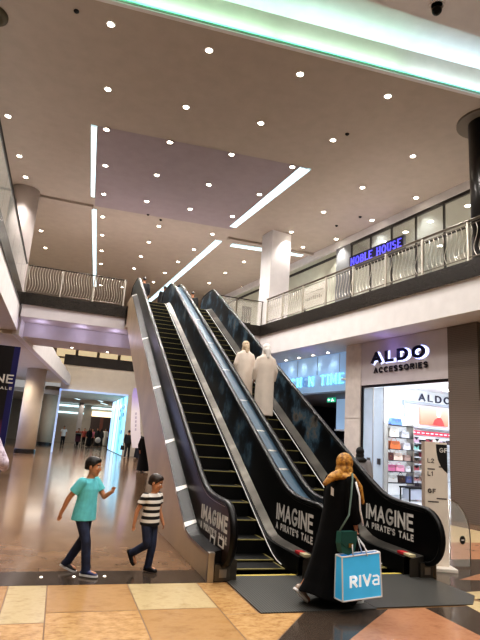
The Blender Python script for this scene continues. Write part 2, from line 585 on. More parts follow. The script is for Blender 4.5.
# hidden cove strip of the near recess
for k in range(5):
    L_c = lamp('AREA', 'cove_lamp', (-1.4 + 3.3 * k, ye(-1.4 + 3.3 * k) - .22, CZ + .08), 21, [(185, 255, 228), (190, 255, 232), (198, 252, 240), (205, 240, 255), (212, 228, 255)][k], (3.2, .08), rot=(PI - .5, 0, -.077))
cove_m = ramp_mat('cove_glow', n_axis('X', -.5, 11), [(0, (150, 255, 214)), (.55, (176, 255, 236)), (1, (196, 214, 255))], es=.12)
b = MB(); b.prism([(-3, ye(-3) - .05), (14, ye(14) - .05), (14, ye(14) - .005), (-3, ye(-3) - .005)], 2, CZ + .02, CZ + .06)
tag(b.build('light_strip', cove_m), 'long turquoise cove light strip along the edge of the near ceiling recess', 'light')
LS = 'long white light slots in the ceiling'
def strip_light(pts, label):
    b = MB()
    n = len(pts)
    b.add([(x, y, CZ - .03) for x, y in pts] + [(x, y, CZ + .01) for x, y in pts], [(0, 1, 2, 3), (4, 5, 6, 7), (0, 1, 5, 4), (1, 2, 6, 5), (2, 3, 7, 6), (3, 0, 4, 7)], 0)
    fr = thing('light_strip', label, 'light', (pts[0][0], pts[0][1], CZ - .03), 0, LS)
    b.build('diffuser', ledw, fr)
    e = MB()
    for i in range(n):
        a = Vector(pts[i] + (CZ - .03,)); d = Vector(pts[(i + 1) % n] + (CZ - .03,))
        e.tube([a, d], .015, 4)
    e.build('frame', white, fr)
strip_light([(-.34, 15.05), (-.15, 15.05), (.10, 20.2), (-.06, 20.2)], 'straight white ceiling light slot left of the purple ceiling panel, nearer one on the left')
strip_light([(.05, 21.45), (.25, 21.45), (1.05, 34), (.85, 34)], 'thin white ceiling light slot on the left running back over the upper balcony')
strip_light([(6.44, 14.5), (6.86, 14.5), (6.15, 20.4), (5.85, 20.4)], 'wide slanting white ceiling light slot right of the purple ceiling panel')
strip_light([(5.75, 22.3), (6.08, 22.3), (4.95, 36), (4.65, 36)], 'slanting white ceiling light slot running back above the escalator tops')
strip_light([(6.6, 22.35), (10.2, 21.95), (10.2, 22.3), (6.6, 22.7)], 'short crosswise ceiling light slot passing behind the white upper column')

def downlight(x, y, z, label, group, e=26, r=.075):
    t = thing('downlight', label, 'light', (x, y, z), 0, group)
    b = MB(); b.lathe([(r * 1.5, 0), (r * 1.5, -.012), (r * 1.05, -.018), (r, -.002)], (x, y, z), 20); b.build('trim_ring', white, t)
    b = MB(); b.lathe([(.001, -.006), (r * .6, -.010), (r, -.004), (r, 0)], (x, y, z), 16); b.build('bulb', lamp_e, t)
    return t
ROWS = [
 [(-.14, 10.68), (2.17, 10.56), (4.52, 10.43), (6.98, 10.26)],
 [(0, 13.09), (2.16, 12.96), (4.37, 12.78), (6.68, 12.66), (9.36, 12.39)],
 [(-2.75, 15.68), (.13, 15.08), (2.09, 14.93), (4.11, 14.77), (6.22, 14.62), (9.07, 14.85), (11.2, 14.66)],
 [(-2.59, 18.11), (.28, 17.4), (2.08, 17.27), (3.99, 17.12), (5.94, 16.99), (8.8, 17.28), (10.89, 17.07)],
 [(-2.48, 19.7), (.41, 19.76), (2.09, 19.62), (3.85, 19.5), (5.64, 19.36), (8.5, 19.72), (10.61, 19.51)],
 [(.55, 22.11), (3.0, 21.94), (5.42, 21.67), (9.74, 21.12)],
 [(.7, 24.37), (2.91, 24.17), (5.15, 24.04), (7.96, 24.51)],
 [(-2.1, 25.29), (.84, 26.68), (2.86, 26.49), (4.84, 26.32), (7.65, 26.8)],
 [(-1.96, 27.76), (.97, 28.94), (2.8, 28.78), (4.55, 28.65), (7.39, 29.22), (9.44, 28.91)],
 [(4.27, 30.91), (9.14, 31.27)],
 [(1.29, 33.49), (2.61, 33.18)],
]
ORD = ['first', 'second', 'third', 'fourth', 'fifth', 'sixth', 'seventh', 'eighth', 'ninth', 'tenth', 'last']
LAMPS = []
NEAR = [(-1.5, -2), (3, -2), (7.5, -2), (-1.5, 2), (3, 2), (7.5, 2), (-1.5, 6), (3, 6.2), (7.5, 6)]
for k, row in enumerate(ROWS):
    for i, (x, y) in enumerate(row):
        downlight(x, y, CZ - (.013 if .1 < x < 6.5 and 14.9 - .083 * x < y < 20.9 else 0), '%s from the left in the %s row of ceiling downlights counted from the turquoise cove' % (ORD[i], ORD[k]), 'recessed downlights of the high ceiling')
        LAMPS.append((x, y))
for x, y in LAMPS:
    lamp('SPOT', 'downlight_beam', (x, y, CZ - .06), 285, (255, 249, 243), .06, 150 if x < 7.3 and not (x < -1.9 and y < 22) else 92)

for x, y in NEAR:
    lamp('SPOT', 'near_fill_spot', (x, y, CZ - .06), 620, (255, 249, 244), .06, 140)  # unseen spots over and behind the camera, added as front fill
# small things on the ceiling
b = MB()
b.lathe([(.17, 0), (.17, -.02), (.13, -.03), (.11, 0)], (6.21, 7.41, CZ), 24); t = thing('dome_camera', 'round white dome camera with dark ball on the bulkhead at the top right', 'camera', (6.21, 7.41, CZ - .03))
b.build('ring', white, t); b = MB(); b.sphere((6.21, 7.41, CZ - .135), .10, n=20); b.build('dome', black_g, t, True)
b = MB(); b.lathe([(.34, 0), (.34, -.05), (.29, -.10), (.24, -.10), (.2, -.03), (.001, -.03)], (-2.72, 11.45, CZ), 28)
tag(b.build('ceiling_speaker', M('olive_metal', (86, 78, 56), .5), None, True), 'dark olive round ceiling fitting cut off at the top left', 'speaker')
for x, y, lab in ((6.9, 12.2, 'tiny dark smoke detector on the ceiling right of the near downlights'), (-.9, 10.6, 'tiny dark sprinkler on the ceiling near the top left corner'), (2.35, 20.9, 'left one of two small dark ceiling nozzles behind the purple panel'), (2.95, 21.2, 'right one of two small dark ceiling nozzles behind the purple panel'), (9.9, 18.2, 'small dark smoke detector above the lit blue shop sign'), (10.3, 17.0, 'small pale ceiling grille near the upper shopfront')):
    b = MB(); b.lathe([(.06, 0), (.06, -.02), (.03, -.05), (.01, -.06)], (x, y, CZ), 14)
    tag(b.build('smoke_detector', black_m), lab, 'detector', 'small ceiling detectors')

# ------------------------------------------------------------------ escalators
def nom(Y): return .5543 * Y - 3.986
def smx(a, b, k): return .5 * (a + b + math.sqrt((a - b) ** 2 + k * k))
def smn(a, b, k): return .5 * (a + b - math.sqrt((a - b) ** 2 + k * k))
def path(Y, d, lo, hi, k=.16): return smn(smx(nom(Y) + d, lo, k), hi, k)
YB, YT = 6.33, 20.2
YS = [YB + (YT - YB) * i / 90 for i in range(91)]
step_m = ramp_mat('step_ribs', n_stripe('X', .018), [(0, (4, 4, 4)), (.45, (4, 4, 4)), (.5, (15, 15, 14)), (1, (15, 15, 14))], rough=.6, spec=.2)
yellow = M('yellow_edge', (132, 123, 72), .6)
comb_m = M('comb_yellow', (190, 170, 80), .5)
plate_m = ramp_mat('landing_ribs', n_stripe('X', .03), [(0, (66, 66, 64)), (.5, (66, 66, 64)), (.55, (98, 98, 95)), (1, (98, 98, 95))], rough=.38, metal=.35)
clad_m = M('truss_cladding_metal', (192, 170, 140), .36, .1, noise=(1.1, .14))
silver = ramp_mat('inner_deck_metal', n_noise(1.5, 2, .5, (.2, 1, .2)), [(.3, (70, 67, 63)), (.55, (98, 94, 88)), (.75, (150, 145, 138))], rough=.42, metal=.85)
blue_deck = M('blue_grey_deck', (54, 78, 95), .45, .0, noise=(2.5, .12), spec=.3)
deck_dark = M('outer_deck_metal', (20, 20, 23), .34, .0, spec=.3)
skirt_m = M('skirt_black', (8, 8, 8), .45, spec=.2)
brush_m = M('brush_white', (222, 222, 220), .4)
def poster_src(nt, tc):
    n = n_noise(1.7, 5, .6)(nt, tc)
    s = nt.nodes.new('ShaderNodeSeparateXYZ'); nt.links.new(tc.outputs['Object'], s.inputs['Vector'])
    r = nt.nodes.new('ShaderNodeMapRange'); r.inputs['From Min'].default_value = 8.0; r.inputs['From Max'].default_value = 9.0
    nt.links.new(s.outputs['Y'], r.inputs['Value'])
    mu = nt.nodes.new('ShaderNodeMath'); mu.operation = 'MULTIPLY'
    nt.links.new(n, mu.inputs[0]); nt.links.new(r.outputs['Result'], mu.inputs[1])
    return mu.outputs[0]
poster_m = ramp_mat('balustrade_poster', poster_src, [(0, (5, 5, 6)), (.46, (6, 8, 11)), (.53, (24, 40, 52)), (.6, (66, 92, 108)), (.66, (110, 104, 96)), (.74, (14, 20, 26))], rough=.45, spec=.15)
bronze_m = ramp_mat('outer_glass_panel', n_axis('Y', 6.0, 10.5), [(0, (48, 36, 28)), (.3, (34, 26, 21)), (.55, (20, 20, 18)), (1, (24, 31, 29))], rough=.3, spec=.3)
letter_m = M('poster_lettering', (196, 190, 182), .5, emit=(196, 190, 182), es=.12)
stk_w = M('sticker_white', (232, 230, 226), .5)
stk_r = M('sticker_red', (186, 44, 50), .5)
stk_y = M('sticker_buff', (206, 196, 160), .5)

def balustrade(root, X, face_m, th=.05, guide=None):
    lo = [(y, path(y, .02, .14, 6.5)) for y in YS]
    hi = [(y, path(y, .82, .845, 7.26)) for y in YS]
    cb, rb = (YB, .525), .32
    ct, rt = (YT, 6.92), .34
    pts = lo[:]
    pts += [(ct[0] + rt * sin(math.radians(a)), ct[1] - rt * cos(math.radians(a))) for a in range(15, 180, 15)]
    pts += hi[::-1]
    pts += [(cb[0] - rb * sin(math.radians(a)), cb[1] + rb * cos(math.radians(a))) for a in range(15, 180, 15)]
    b = MB(); b.prism(pts, 0, X - th / 2, X + th / 2)
    p = b.build('balustrade_panel', face_m, root)
    hp = [(X, 6.62, .215), (X, 6.45, .19)]
    hp += [(X, cb[0] - (rb + .02) * sin(math.radians(a)), cb[1] + .01 - (rb + .03) * cos(math.radians(a))) for a in range(0, 180, 12)]
    hp += [(X, y, path(y, .85, .875, 7.30)) for y in YS]
    hp += [(X, ct[0] + (rt + .03) * sin(math.radians(a)), ct[1] + (rt + .03) * cos(math.radians(a))) for a in range(12, 181, 12)]
    hp += [(X, 19.9, 6.56)]
    b = MB(); b.tube(hp, .04, 10, flat=(.047, .034)); b.build('handrail', rubber, root, True)
    # handrail guide just under the rubber
    b = MB(); b.tube([(X, y, path(y, .80, .825, 7.25)) for y in YS], .018, 6, flat=(.034, .012)); b.build('handrail_guide', guide or M('guide_dark', (40, 39, 39), .4, .4), root, True)
    return p

def letter_pair(par, X, side, y0=7.66, z0=.515, h0=.235, z1=.385, h1=.095, w=1.22):
    """IMAGINE / A PIRATE'S TALE on a newel, read along -Y when seen from smaller X"""
    x = X - side * .027
    r = Vector((0, -1, 0)); u = Vector((0, 0, 1))
    letter_set(par, letter_m, 'IMAGINE', (x, y0, z0), r, u, h0, .042, .03, depth=.004, width=w)
    letter_set(par, letter_m, "A PIRATE'S TALE", (x, y0, z1), r, u, h1, .022, .022, depth=.004, width=w)

def escalator(label, XL, XR, SL, SR, loc):
    root = thing('escalator', label, 'escalator', loc, 0, 'pair of escalators')
    for n in range(-2, 32):
        Y = 7.598 + .382 * n
        z = path(Y, 0, .008, FL - .004, .05)
        zp = path(Y - .382, 0, .008, FL - .004, .05)
        b = MB()
        b.box(SL + .006, SR - .006, Y, Y + .386, min(zp, z) - .06, z, 0)
        b.box(SL + .012, SR - .012, Y - .004, Y + .024, z - .010, z + .003, 1)
        b.box(SL + .008, SL + .035, Y + .03, Y + .38, z, z + .003, 1)
        b.box(SR - .035, SR - .008, Y + .03, Y + .38, z, z + .003, 1)
        b.build('step', [step_m, yellow], root)
    yy = [6.45 + (19.9 - 6.45) * i / 80 for i in range(81)]
    for X, s in ((SL, -1), (SR, 1)):
        b = MB()
        A = [(X, y, path(y, -.35, -.02, 6.2)) for y in yy]; B = [(X, y, path(y, .0, .235, 6.44, .08)) for y in yy]
        b.strip(A, B); b.strip(B, [(X + s * .055, y, path(y, .012, .238, 6.45, .08)) for y in yy]); b.build('skirt_panel', skirt_m, root)
        b = MB(); b.tube([(X - s * .012, y, path(y, .02, .02, 6.44, .1)) for y in yy if y > 6.9], .008, 6); b.build('skirt_brush', brush_m, root)
        xp = (XL + .03) if s < 0 else (XR - .03)
        b = MB()
        A = [(X + s * .055, y, path(y, .015, .24, 6.45, .08)) for y in YS]; B = [(xp, y, path(y, .06, .275, 6.52, .08)) for y in YS]
        b.strip(A, B)
        b.add([(X, YB, .0), (xp, YB, .0), (xp, YB, .275), (X, YB, .235)], [(0, 1, 2, 3)])
        b.build('inner_deck', silver, root)
    b = MB(); b.box(SL, SR, 6.50, 6.56, .004, .014); b.build('comb_plate', comb_m, root)
    b = MB(); b.box(SL, SR, 19.72, 19.8, FL, FL + .012); b.build('comb_plate', comb_m, root)
    for X in (XL, XR):
        b = MB(); b.bbox(X - .11, X + .09, 6.29, 6.62, .0, .2, .012, 0); b.box(X - .05, X + .04, 6.283, 6.29, .05, .14, 1)
        b.build('newel_base', [steel_d, steel], root)
    return root

XL1, XR1, SL1, SR1 = 2.06, 3.32, 2.24, 3.11
XL2, XR2, SL2, SR2 = 3.66, 4.95, 3.85, 4.69
XO = 1.87
E1 = escalator("left escalator with empty black steps and beige clad outer side", XL1, XR1, SL1, SR1, (2.66, 6.4, 0))
E2 = escalator('right escalator carrying the two men in white robes', XL2, XR2, SL2, SR2, (4.3, 6.4, 0))
p1 = balustrade(E1, XL1, bronze_m, guide=steel); p2 = balustrade(E1, XR1, poster_m)
p3 = balustrade(E2, XL2, black_g); p4 = balustrade(E2, XR2, poster_m)
letter_pair(p1, XL1, 1, 7.36, .55, .19, .43, .085, 1.2); letter_pair(p2, XR1, 1); letter_pair(p4, XR2, 1, 7.77, .54, .235, .41)
# plates in front of the comb
b = MB(); b.box(2.11, 3.42, 5.17, 6.5, .006, .013); b.build('landing_plate', plate_m, E1)
b = MB(); b.add([(x, y, z) for z in (.006, .013) for x, y in ((3.43, 5.2), (4.7, 5.2), (5.0, 5.5), (5.0, 6.5), (3.43, 6.5))], [(0, 1, 2, 3, 4), (5, 6, 7, 8, 9), (0, 1, 6, 5), (1, 2, 7, 6), (2, 3, 8, 7), (3, 4, 9, 8), (4, 0, 5, 9)]); b.build('landing_plate', plate_m, E2)
# outer side of the left escalator
dk = lambda y: path(y, .16, .31, 6.55, .1)
dk2 = lambda y: path(y, .22, .34, 6.68, .1)
b = MB()
b.strip([(XO, y, dk(y)) for y in YS], [(XL1 - .024, y, dk2(y)) for y in YS])
b.strip([(XO - .004, y, dk(y) - .035) for y in YS], [(XO - .004, y, dk(y)) for y in YS], 1)
b.add([(XO, YB, 0), (XL1 - .03, YB, 0), (XL1 - .03, YB, dk2(YB)), (XO, YB, dk(YB))], [(0, 1, 2, 3)])
b.build('outer_deck', [deck_dark, steel], E1)
for yj in (18.58, 14.45, 11.62, 9.6, 8.35, 7.6):  # bright reflections painted as white strips over the deck joints
    b = MB(); A = [(XO - .006, yj + q, dk(yj + q) + .006) for q in (-.05, .05)]; B = [(XL1 - .03, yj + q, dk2(yj + q) + .006) for q in (-.035, .035)]
    b.strip(A, B); b.strip([(XO - .008, yj + q, dk(yj + q) - .05) for q in (-.05, .05)], A); b.build('deck_joint_glint', M('joint_glint_white', (236, 234, 230), .3), E1)
so = lambda y: max(0.0, .5543 * (y - 9.45))
ys2 = [6.3] + [9.45 + (20.2 - 9.45) * i / 20 for i in range(21)]
b = MB()
ysx = sorted(set([6.3, 7.0, 7.6, 8.2, 9.0] + ys2))
b.strip([(XO, y, min(so(y), 5.5)) for y in ysx], [(XO, y, dk(max(y, YB)) - .03) for y in ysx]); b.build('truss_cladding', clad_m, E1)
def soff(root, xa, xb):
    b = MB(); b.strip([(xa, y, min(so(y), 5.5)) for y in ys2], [(xb, y, min(so(y), 5.5)) for y in ys2]); b.build('truss_soffit', clad_m, root)
soff(E1, XO, 3.49); soff(E2, 3.49, 5.1)
b = MB(); b.strip([(5.1, y, min(so(y), 5.5)) for y in ysx], [(5.1, y, dk(max(y, YB)) - .03) for y in ysx])
b.strip([(5.1, y, dk(y)) for y in YS], [(XR2 + .024, y, dk2(y)) for y in YS])
b.build('truss_cladding', clad_m, E2)
b = MB(); b.bbox(XO - .012, XO + .07, 6.26, 6.34, 0, .33, .01); b.build('end_post', steel, E1)
# glossy deck between the two escalators
md = lambda y: path(y, .76, .80, 7.2)
b = MB()
ya = [y for y in YS if y > 6.6]
front = [(6.12, .42), (6.16, .58), (6.26, .70), (6.42, .775)]
A = [(XR1 + .03, y, z) for y, z in front] + [(XR1 + .03, y, md(y)) for y in ya]
B = [(XL2 - .03, y, z) for y, z in front] + [(XL2 - .03, y, md(y)) for y in ya]
b.strip(A, B)
b.add([(XR1 + .03, 6.12, 0), (XL2 - .03, 6.12, 0), (XL2 - .03, 6.12, .42), (XR1 + .03, 6.12, .42)], [(0, 1, 2, 3)], 1)
md_o = b.build('centre_deck', [blue_deck, black_g], E1)
b = MB()
for yj in (7.2, 8.0, 8.5, 9.1, 10.2, 11.6, 13.2, 15.0):
    b.strip([(XR1 + .05, yj + q, md(yj + q) + .004) for q in (-.02, .02)], [(XL2 - .05, yj + q, md(yj + q) + .004) for q in (-.02, .02)])
b.build('deck_joint', steel, md_o)
for root, X in ((E1, 3.16), (E2, 4.74)):
    b = MB()
    zz = lambda t: .185 + t * .06
    b.box(X - .01, X + .08, 6.52, 6.66, .25, .282, 0); b.box(X - .01, X + .08, 6.37, 6.515, .25, .282, 1)
    b.build('warning_sticker', [stk_r, stk_y], root)
for y, z in ((6.72, .375), (6.36, .425)):
    b = MB(); xs = XL1 - .034
    b.box(xs, xs + .004, y - .115, y + .115, z - .055, z + .055, 0); b.box(xs - .003, xs, y - .065, y + .065, z - .032, z + .032, 1)
    b.build('pictogram_sticker', [stk_w, black_m], E1)

# ------------------------------------------------------------------ upper floors and fascias
lav = M('pale_lavender_paint', (206, 200, 204), .6)
b = MB()
b.prism([(20.2, FL), (20.2, 5.95), (20.23, 5.95), (20.23, FL)], 0, -1.95, 8.2, 0)
struct(b.build('trim_1', granite_d))
b = MB(); b.prism([(20.23, FL), (20.23, 5.95), (20.28, 5.95), (20.28, 5.5), (21.5, 5.5), (21.5, 4.95), (23.6, 4.95), (23.6, FL)], 0, -1.9, 8.2, 0)
struct(b.build('floor', lav))
b = MB(); b.box(1.87, 5.1, 19.66, 20.2, 5.6, FL); struct(b.build('floor', granite_d))
b = RB(); b.prism([(0, FL), (0, 5.94), (.04, 5.94), (.04, FL)], 1, -14, 10.75); struct(b.build('trim_2', granite_d))
b = RB(); b.prism([(.04, FL), (.04, 5.94), (.08, 5.94), (.08, 5.1), (1.62, 5.1), (14, 5.1), (14, FL)], 1, -14, 22); struct(b.build('floor', white))
b = MB(); b.box(-1.99, -1.95, -6, 20.4, 5.93, FL); struct(b.build('trim_3', granite_d))
b = MB(); b.box(-22, -1.99, -6, 21.0, 5.05, 5.93, 0); b.box(-22, -1.99, -6, 21.0, 5.93, FL, 0); struct(b.build('floor', white))
# lower side gallery slanting away behind the bridge, with its scalloped upper edge
sl0, sl1 = Vector((-1.9, 20.9)), Vector((.30, 36.4))
d2 = (sl1 - sl0); L2 = d2.length; d2.normalize(); n2 = Vector((-d2.y, d2.x))
b = MB()
top = [(L2 * i / 40, 6.05 - 1.15 * i / 40 + .09 * abs(sin(i * .55))) for i in range(41)]
poly2 = [(0, 4.88), (L2, 4.36)] + top[::-1]
M2 = Matrix(((n2.x, d2.x, 0, sl0.x), (n2.y, d2.y, 0, sl0.y), (0, 0, 1, 0), (0, 0, 0, 1)))
b.x = M2; b.prism(poly2, 0, 0, .25); struct(b.build('trim_4', white))
b = MB(); b.x = M2; b.box(.25, 18, 0, L2 + 6, 4.9, 5.4); struct(b.build('floor', cream))
b = MB(); b.box(-22, -1.9, 21.0, 21.6, 5.05, FL); struct(b.build('floor', white))
# second bridge far behind
b = MB(); b.box(-.28, 22, 36.5, 46, 5.72, FL); struct(b.build('trim_5', granite_d))
b = MB(); b.box(-.28, 22, 36.55, 47, 4.05, 5.72); struct(b.build('wall_far', cream))
b = MB(); b.box(4.23, 22, 36.52, 36.9, 0, 4.04); struct(b.build('wall_far', cream))
b = MB(); b.box(-.3, -.18, 36.4, 36.6, 0, 4.05); b.box(-.3, 4.2, 36.4, 36.6, 3.97, 4.08); struct(b.build('trim_6', emis('portal_glow', (190, 214, 255), .3)))
b = MB(); b.box(-22, 34, 47, 47.3, FL, CZ); struct(b.build('wall_back', cream))
b = MB(); b.box(-1.2, 9, 46.8, 46.9, 6.7, 8.7); struct(b.build('upper_glow_panel', emis('upper_glow', (226, 204, 164), .75)))  # added glowing panel in place of the bright ceiling beyond; no window here
b = MB()
for x in (-1.2, .6, 2.4, 4.2, 6): b.box(x - .12, x + .12, 46.7, 46.82, 6.4, 9)
b.box(-1.2, 9, 46.7, 46.82, 7.35, 7.5); struct(b.build('trim_12', cream))
b = MB(); b.box(-9.2, -9, -6, 47, 0, CZ); struct(b.build('wall_left', cream))
b = MB(); b.box(-22, 34, -4.3, -4, 0, CZ); struct(b.build('wall_rear', cream))
b = MB(); b.box(15.9, 16.2, -4, 47, 0, CZ); struct(b.build('wall_right', cream))
# corridor behind the portal
b = MB(); b.box(-8, 12, 47, 63, 4.25, 4.6); struct(b.build('ceiling', white))
b = MB(); b.box(-8, 12, 62, 62.3, 0, 4.6); struct(b.build('wall_back', M('far_wall', (150, 142, 132), .6)))

def post_col(name, label, c, r, z0, z1, m, base=None, group=None, n=40):
    t = thing(name, label, 'column', (c[0], c[1], z0), 0, group)
    b = MB(); b.lathe([(r, 0), (r, z1 - z0)], (c[0], c[1], z0), n); o = b.build('shaft', m, t, False)
    for p in o.data.polygons: p.use_smooth = len(p.vertices) == 4
    if base:
        b = MB(); b.lathe([(r + .03, 0), (r + .03, .22), (r, .25)], (c[0], c[1], z0), n); b.build('plinth', base, t)
    return t
col_m = M('column_paint', (214, 200, 178), .5)
post_col('round_column', 'nearer and wider of two cream round columns on the left of the hall', (-1.70, 33.4), .56, 0, 4.95, col_m, granite_d, 'cream round columns')
post_col('round_column', 'farther of two cream round columns on the left of the hall', (-1.0, 48.5), .62, 0, 5.0, col_m, granite_d, 'cream round columns')
post_col('round_column', 'pale round upper floor column behind the left balcony glass', (-2.52, 20.9), .52, FL, CZ, M('pale_column', (196, 186, 182), .5))
t = thing('black_column', 'black polished column at the right edge rising past the balcony rail', 'column', rp(.95, .40, FL))
cx = rp(.95, .40, FL)
b = MB(); b.lathe([(.44, 0), (.44, CZ - FL)], cx, 40); b.build('shaft', M('black_stone', (20, 16, 14), .3, noise=(8, .5)), t, True)
b = MB(); b.lathe([(.44, -.06), (.74, -.06), (.74, 0), (.44, 0)], (cx.x, cx.y, CZ), 40); b.build('collar', M('collar_grey', (120, 110, 98), .5), t)
t = thing('square_column', 'white square column on the upper floor where the balconies meet', 'column', rp(.62, 10.9, FL), RZ)
b = RB(); b.box(.15, 1.12, 10.4, 11.3, FL, CZ); b.build('shaft', white, t)

# ------------------------------------------------------------------ railings
rail_m = M('rail_metal', (120, 112, 102), .35, .8)
bal_m = M('baluster_metal', (206, 200, 190), .3, .7)
railtop_m = M('dark_rail', (58, 52, 46), .4, .5)
def s_curve(o, side, h, amp, n=12):
    """bent baluster, bulging along side"""
    return [Vector(o) + Vector(side) * (amp * (sin(2 * PI * t) * .9 + .35 * sin(PI * t))) + Vector((0, 0, h * t)) for t in [i / n for i in range(n + 1)]]
rt = thing('balcony_railing', 'long upper railing of curved metal balusters below the lit blue shop sign', 'railing', rp(0, 4, FL), RZ)
b = MB(); b.tube([rp(.06, -4, FL + 1.08), rp(.06, 10.35, FL + 1.08)], .04, 8, flat=(.05, .03)); b.build('handrail', rail_m, rt)
b = MB(); b.tube([rp(.06, -4, FL + .10), rp(.06, 10.35, FL + .10)], .015, 6); b.tube([rp(.06, -4, FL + .98), rp(.06, 10.35, FL + .98)], .012, 6); b.build('cross_rail', rail_m, rt)
for u in (-2.7, -1.2, .36, 1.86, 3.3, 4.81, 6.27, 7.7, 9.1, 10.3):
    b = RB(); b.box(.03, .09, u - .03, u + .03, FL, FL + 1.07); b.build('post', bal_m, rt)
def bay(u0, u1, n):
    for k in range(n):
        u = u0 + (u1 - u0) * (k + .5) / n
        b = MB(); b.tube(s_curve(rp(.06, u, FL + .1), (RT * 1 + RN * .35), .88, .095), .010, 6); b.build('baluster', bal_m, rt, True)
for a, c_, n in ((-1.2, .36, 10), (.36, 1.86, 10), (1.86, 3.3, 10), (3.3, 4.81, 10), (4.81, 6.27, 10)): bay(a, c_, n)
for a, c_ in ((6.27, 7.7), (7.7, 9.1), (9.1, 10.3)):
    b = RB(); b.box(.055, .065, a + .05, c_ - .05, FL + .1, FL + .98); b.build('glass_infill', M('rail_glass', (210, 206, 196), .2, alpha=.28), rt)
bay(7.75, 9.05, 9); bay(9.15, 10.25, 8)

lt = thing('balcony_railing', 'far railing of wavy balusters left of the escalator tops', 'railing', (0, 20.3, FL))
b = MB(); b.tube([(-1.9, 20.3, FL + 1.08), (1.78, 20.3, FL + 1.08)], .03, 8, flat=(.035, .022)); b.build('handrail', railtop_m, lt)
b = MB(); b.tube([(-1.9, 20.3, FL + .08), (1.78, 20.3, FL + .08)], .014, 6); b.build('cross_rail', rail_m, lt)
for x in (-1.9, -.65, .55, 1.72):
    b = MB(); b.box(x - .025, x + .025, 20.28, 20.34, FL, FL + 1.06); b.build('post', bal_m, lt)
for k in range(38):
    x = -1.82 + 3.5 * k / 37
    b = MB(); b.tube(s_curve((x, 20.3, FL + .08), (1, .3, 0), .98, .05), .012, 5); b.build('baluster', bal_m, lt, True)
gt = thing('glass_railing', 'glass balcony railing with dark handrail along the left edge', 'railing', (-1.95, 12, FL))
b = MB(); b.tube([(-1.97, -4, FL + 1.1), (-1.97, 20.2, FL + 1.1)], .03, 8, flat=(.035, .022)); b.build('handrail', railtop_m, gt)
for k in range(16):
    b = MB(); b.box(-1.976, -1.964, -3.9 + k * 1.5, -3.9 + k * 1.5 + 1.46, FL, FL + 1.08); b.build('glass_panel', glass, gt)
et = thing('glass_railing', 'glass railing with black rail between right escalator top and white square column', 'railing', (6.4, 20.3, FL))
b = MB(); b.tube([(5.15, 20.3, FL + 1.08), (7.6, 20.3, FL + 1.08)], .03, 8, flat=(.035, .022)); b.build('handrail', railtop_m, et)
for x in (5.2, 6.4, 7.56):
    b = MB(); b.box(x - .02, x + .02, 20.28, 20.32, FL, FL + 1.06); b.build('post', rail_m, et)
for a, c_ in ((5.24, 6.36), (6.44, 7.52)):
    b = MB(); b.box(a, c_, 20.295, 20.305, FL + .06, FL + 1.02); b.build('glass_panel', M('rail_glass', (210, 206, 196), .2, alpha=.28), et)
t = thing('poster_board', 'small black board with pale curved stripes behind the glass railing', 'board', (6.95, 20.5, FL))
b = MB(); b.box(6.72, 7.14, 20.45, 20.5, FL, FL + .82); b.build('panel', black_m, t)
b = MB()
for k in range(4): b.tube([(6.78 + k * .1 + .03 * sin(i * .9), 20.44, FL + .1 + i * .1) for i in range(7)], .008, 4)
b.build('stripe', bal_m, t)
# ------------------------------------------------------------------ right-hand shops on the ground floor
shopw = M('shop_white', (232, 236, 240), .5)
signp = M('sign_panel_grey', (194, 188, 190), .55)
brown_t = ramp_mat('brown_ribbed_tile', n_stripe('Z', .05), [(0, (76, 67, 60)), (.12, (76, 67, 60)), (.16, (112, 100, 91)), (1, (106, 95, 86))], rough=.45)
pil_m = M('pilaster_marble', (206, 198, 190), .3, noise=(5, .08))
dark_f = M('dark_frame', (26, 24, 26), .35, .4)
b = RB(); b.box(1.0, 1.5, .92, 1.88, 0, 5.09); struct(b.build('wall_right_pier', brown_t))
b = RB(); b.box(1.15, 1.5, -14, .92, 0, 5.09); struct(b.build('wall_right', M('grey_wall', (112, 104, 98), .5)))
b = RB(); b.box(1.02, 1.4, 1.88, 5.46, 3.66, 5.09); struct(b.build('wall_right', signp))
b = RB(); b.box(1.0, 1.6, 5.46, 6.24, 0, 5.09); b.box(.985, 1.0, 5.46, 6.24, 2.6, 2.62); b.box(.985, 1.0, 5.46, 6.24, 1.3, 1.32); struct(b.build('wall_right_pilaster', pil_m))
b = RB(); b.box(1.04, 1.12, 1.88, 5.46, 3.58, 3.66); b.box(1.04, 1.12, 5.40, 5.46, 0, 3.6); struct(b.build('trim_7', dark_f))
# accessory shop interior
b = RB(); b.box(1.12, 9.2, .9, 1.0, 0, 3.95); b.box(9.1, 9.3, .9, 6.7, 0, 3.95); b.box(1.6, 9.2, 6.6, 6.66, 0, 3.95); struct(b.build('wall_shop', shopw))
b = RB(); b.box(1.12, 9.2, .9, 6.66, 3.95, 4.0); struct(b.build('ceiling', shopw))
b = RB(); b.box(1.12, 9.1, 1.0, 6.6, .002, .006); struct(b.build('floor', M('shop_floor', (226, 226, 228), .15)))
for u, n in ((3.0, 3.6), (5.2, 3.6), (3.0, 6.6), (5.2, 6.4), (5.9, 2.6)):
    p = rp(n, u, 3.85)
    lamp('AREA', 'shop_ceiling_panel', p, 48, (236, 244, 255), (1.0, 1.0))
b = RB()
for u in (5.75, 4.6, 3.4):
    for n in (2.2, 3.6, 5.0): b.box(n - .10, n + .10, u - .08, u + .08, 3.9, 3.95)
b = None
k = 0
for n in (2.4, 3.8, 5.2):
    b = RB(); b.lathe([(.10, 0), (.10, -.02), (.06, -.03), (.05, 0)], (n, 5.6, 3.95), 16)
    tag(b.build('spotlight', lamp_e), 'shop ceiling spotlight, %s from the doorway, inside the accessory shop' % ORD[k], 'light', 'spotlights in the accessory shop'); k += 1

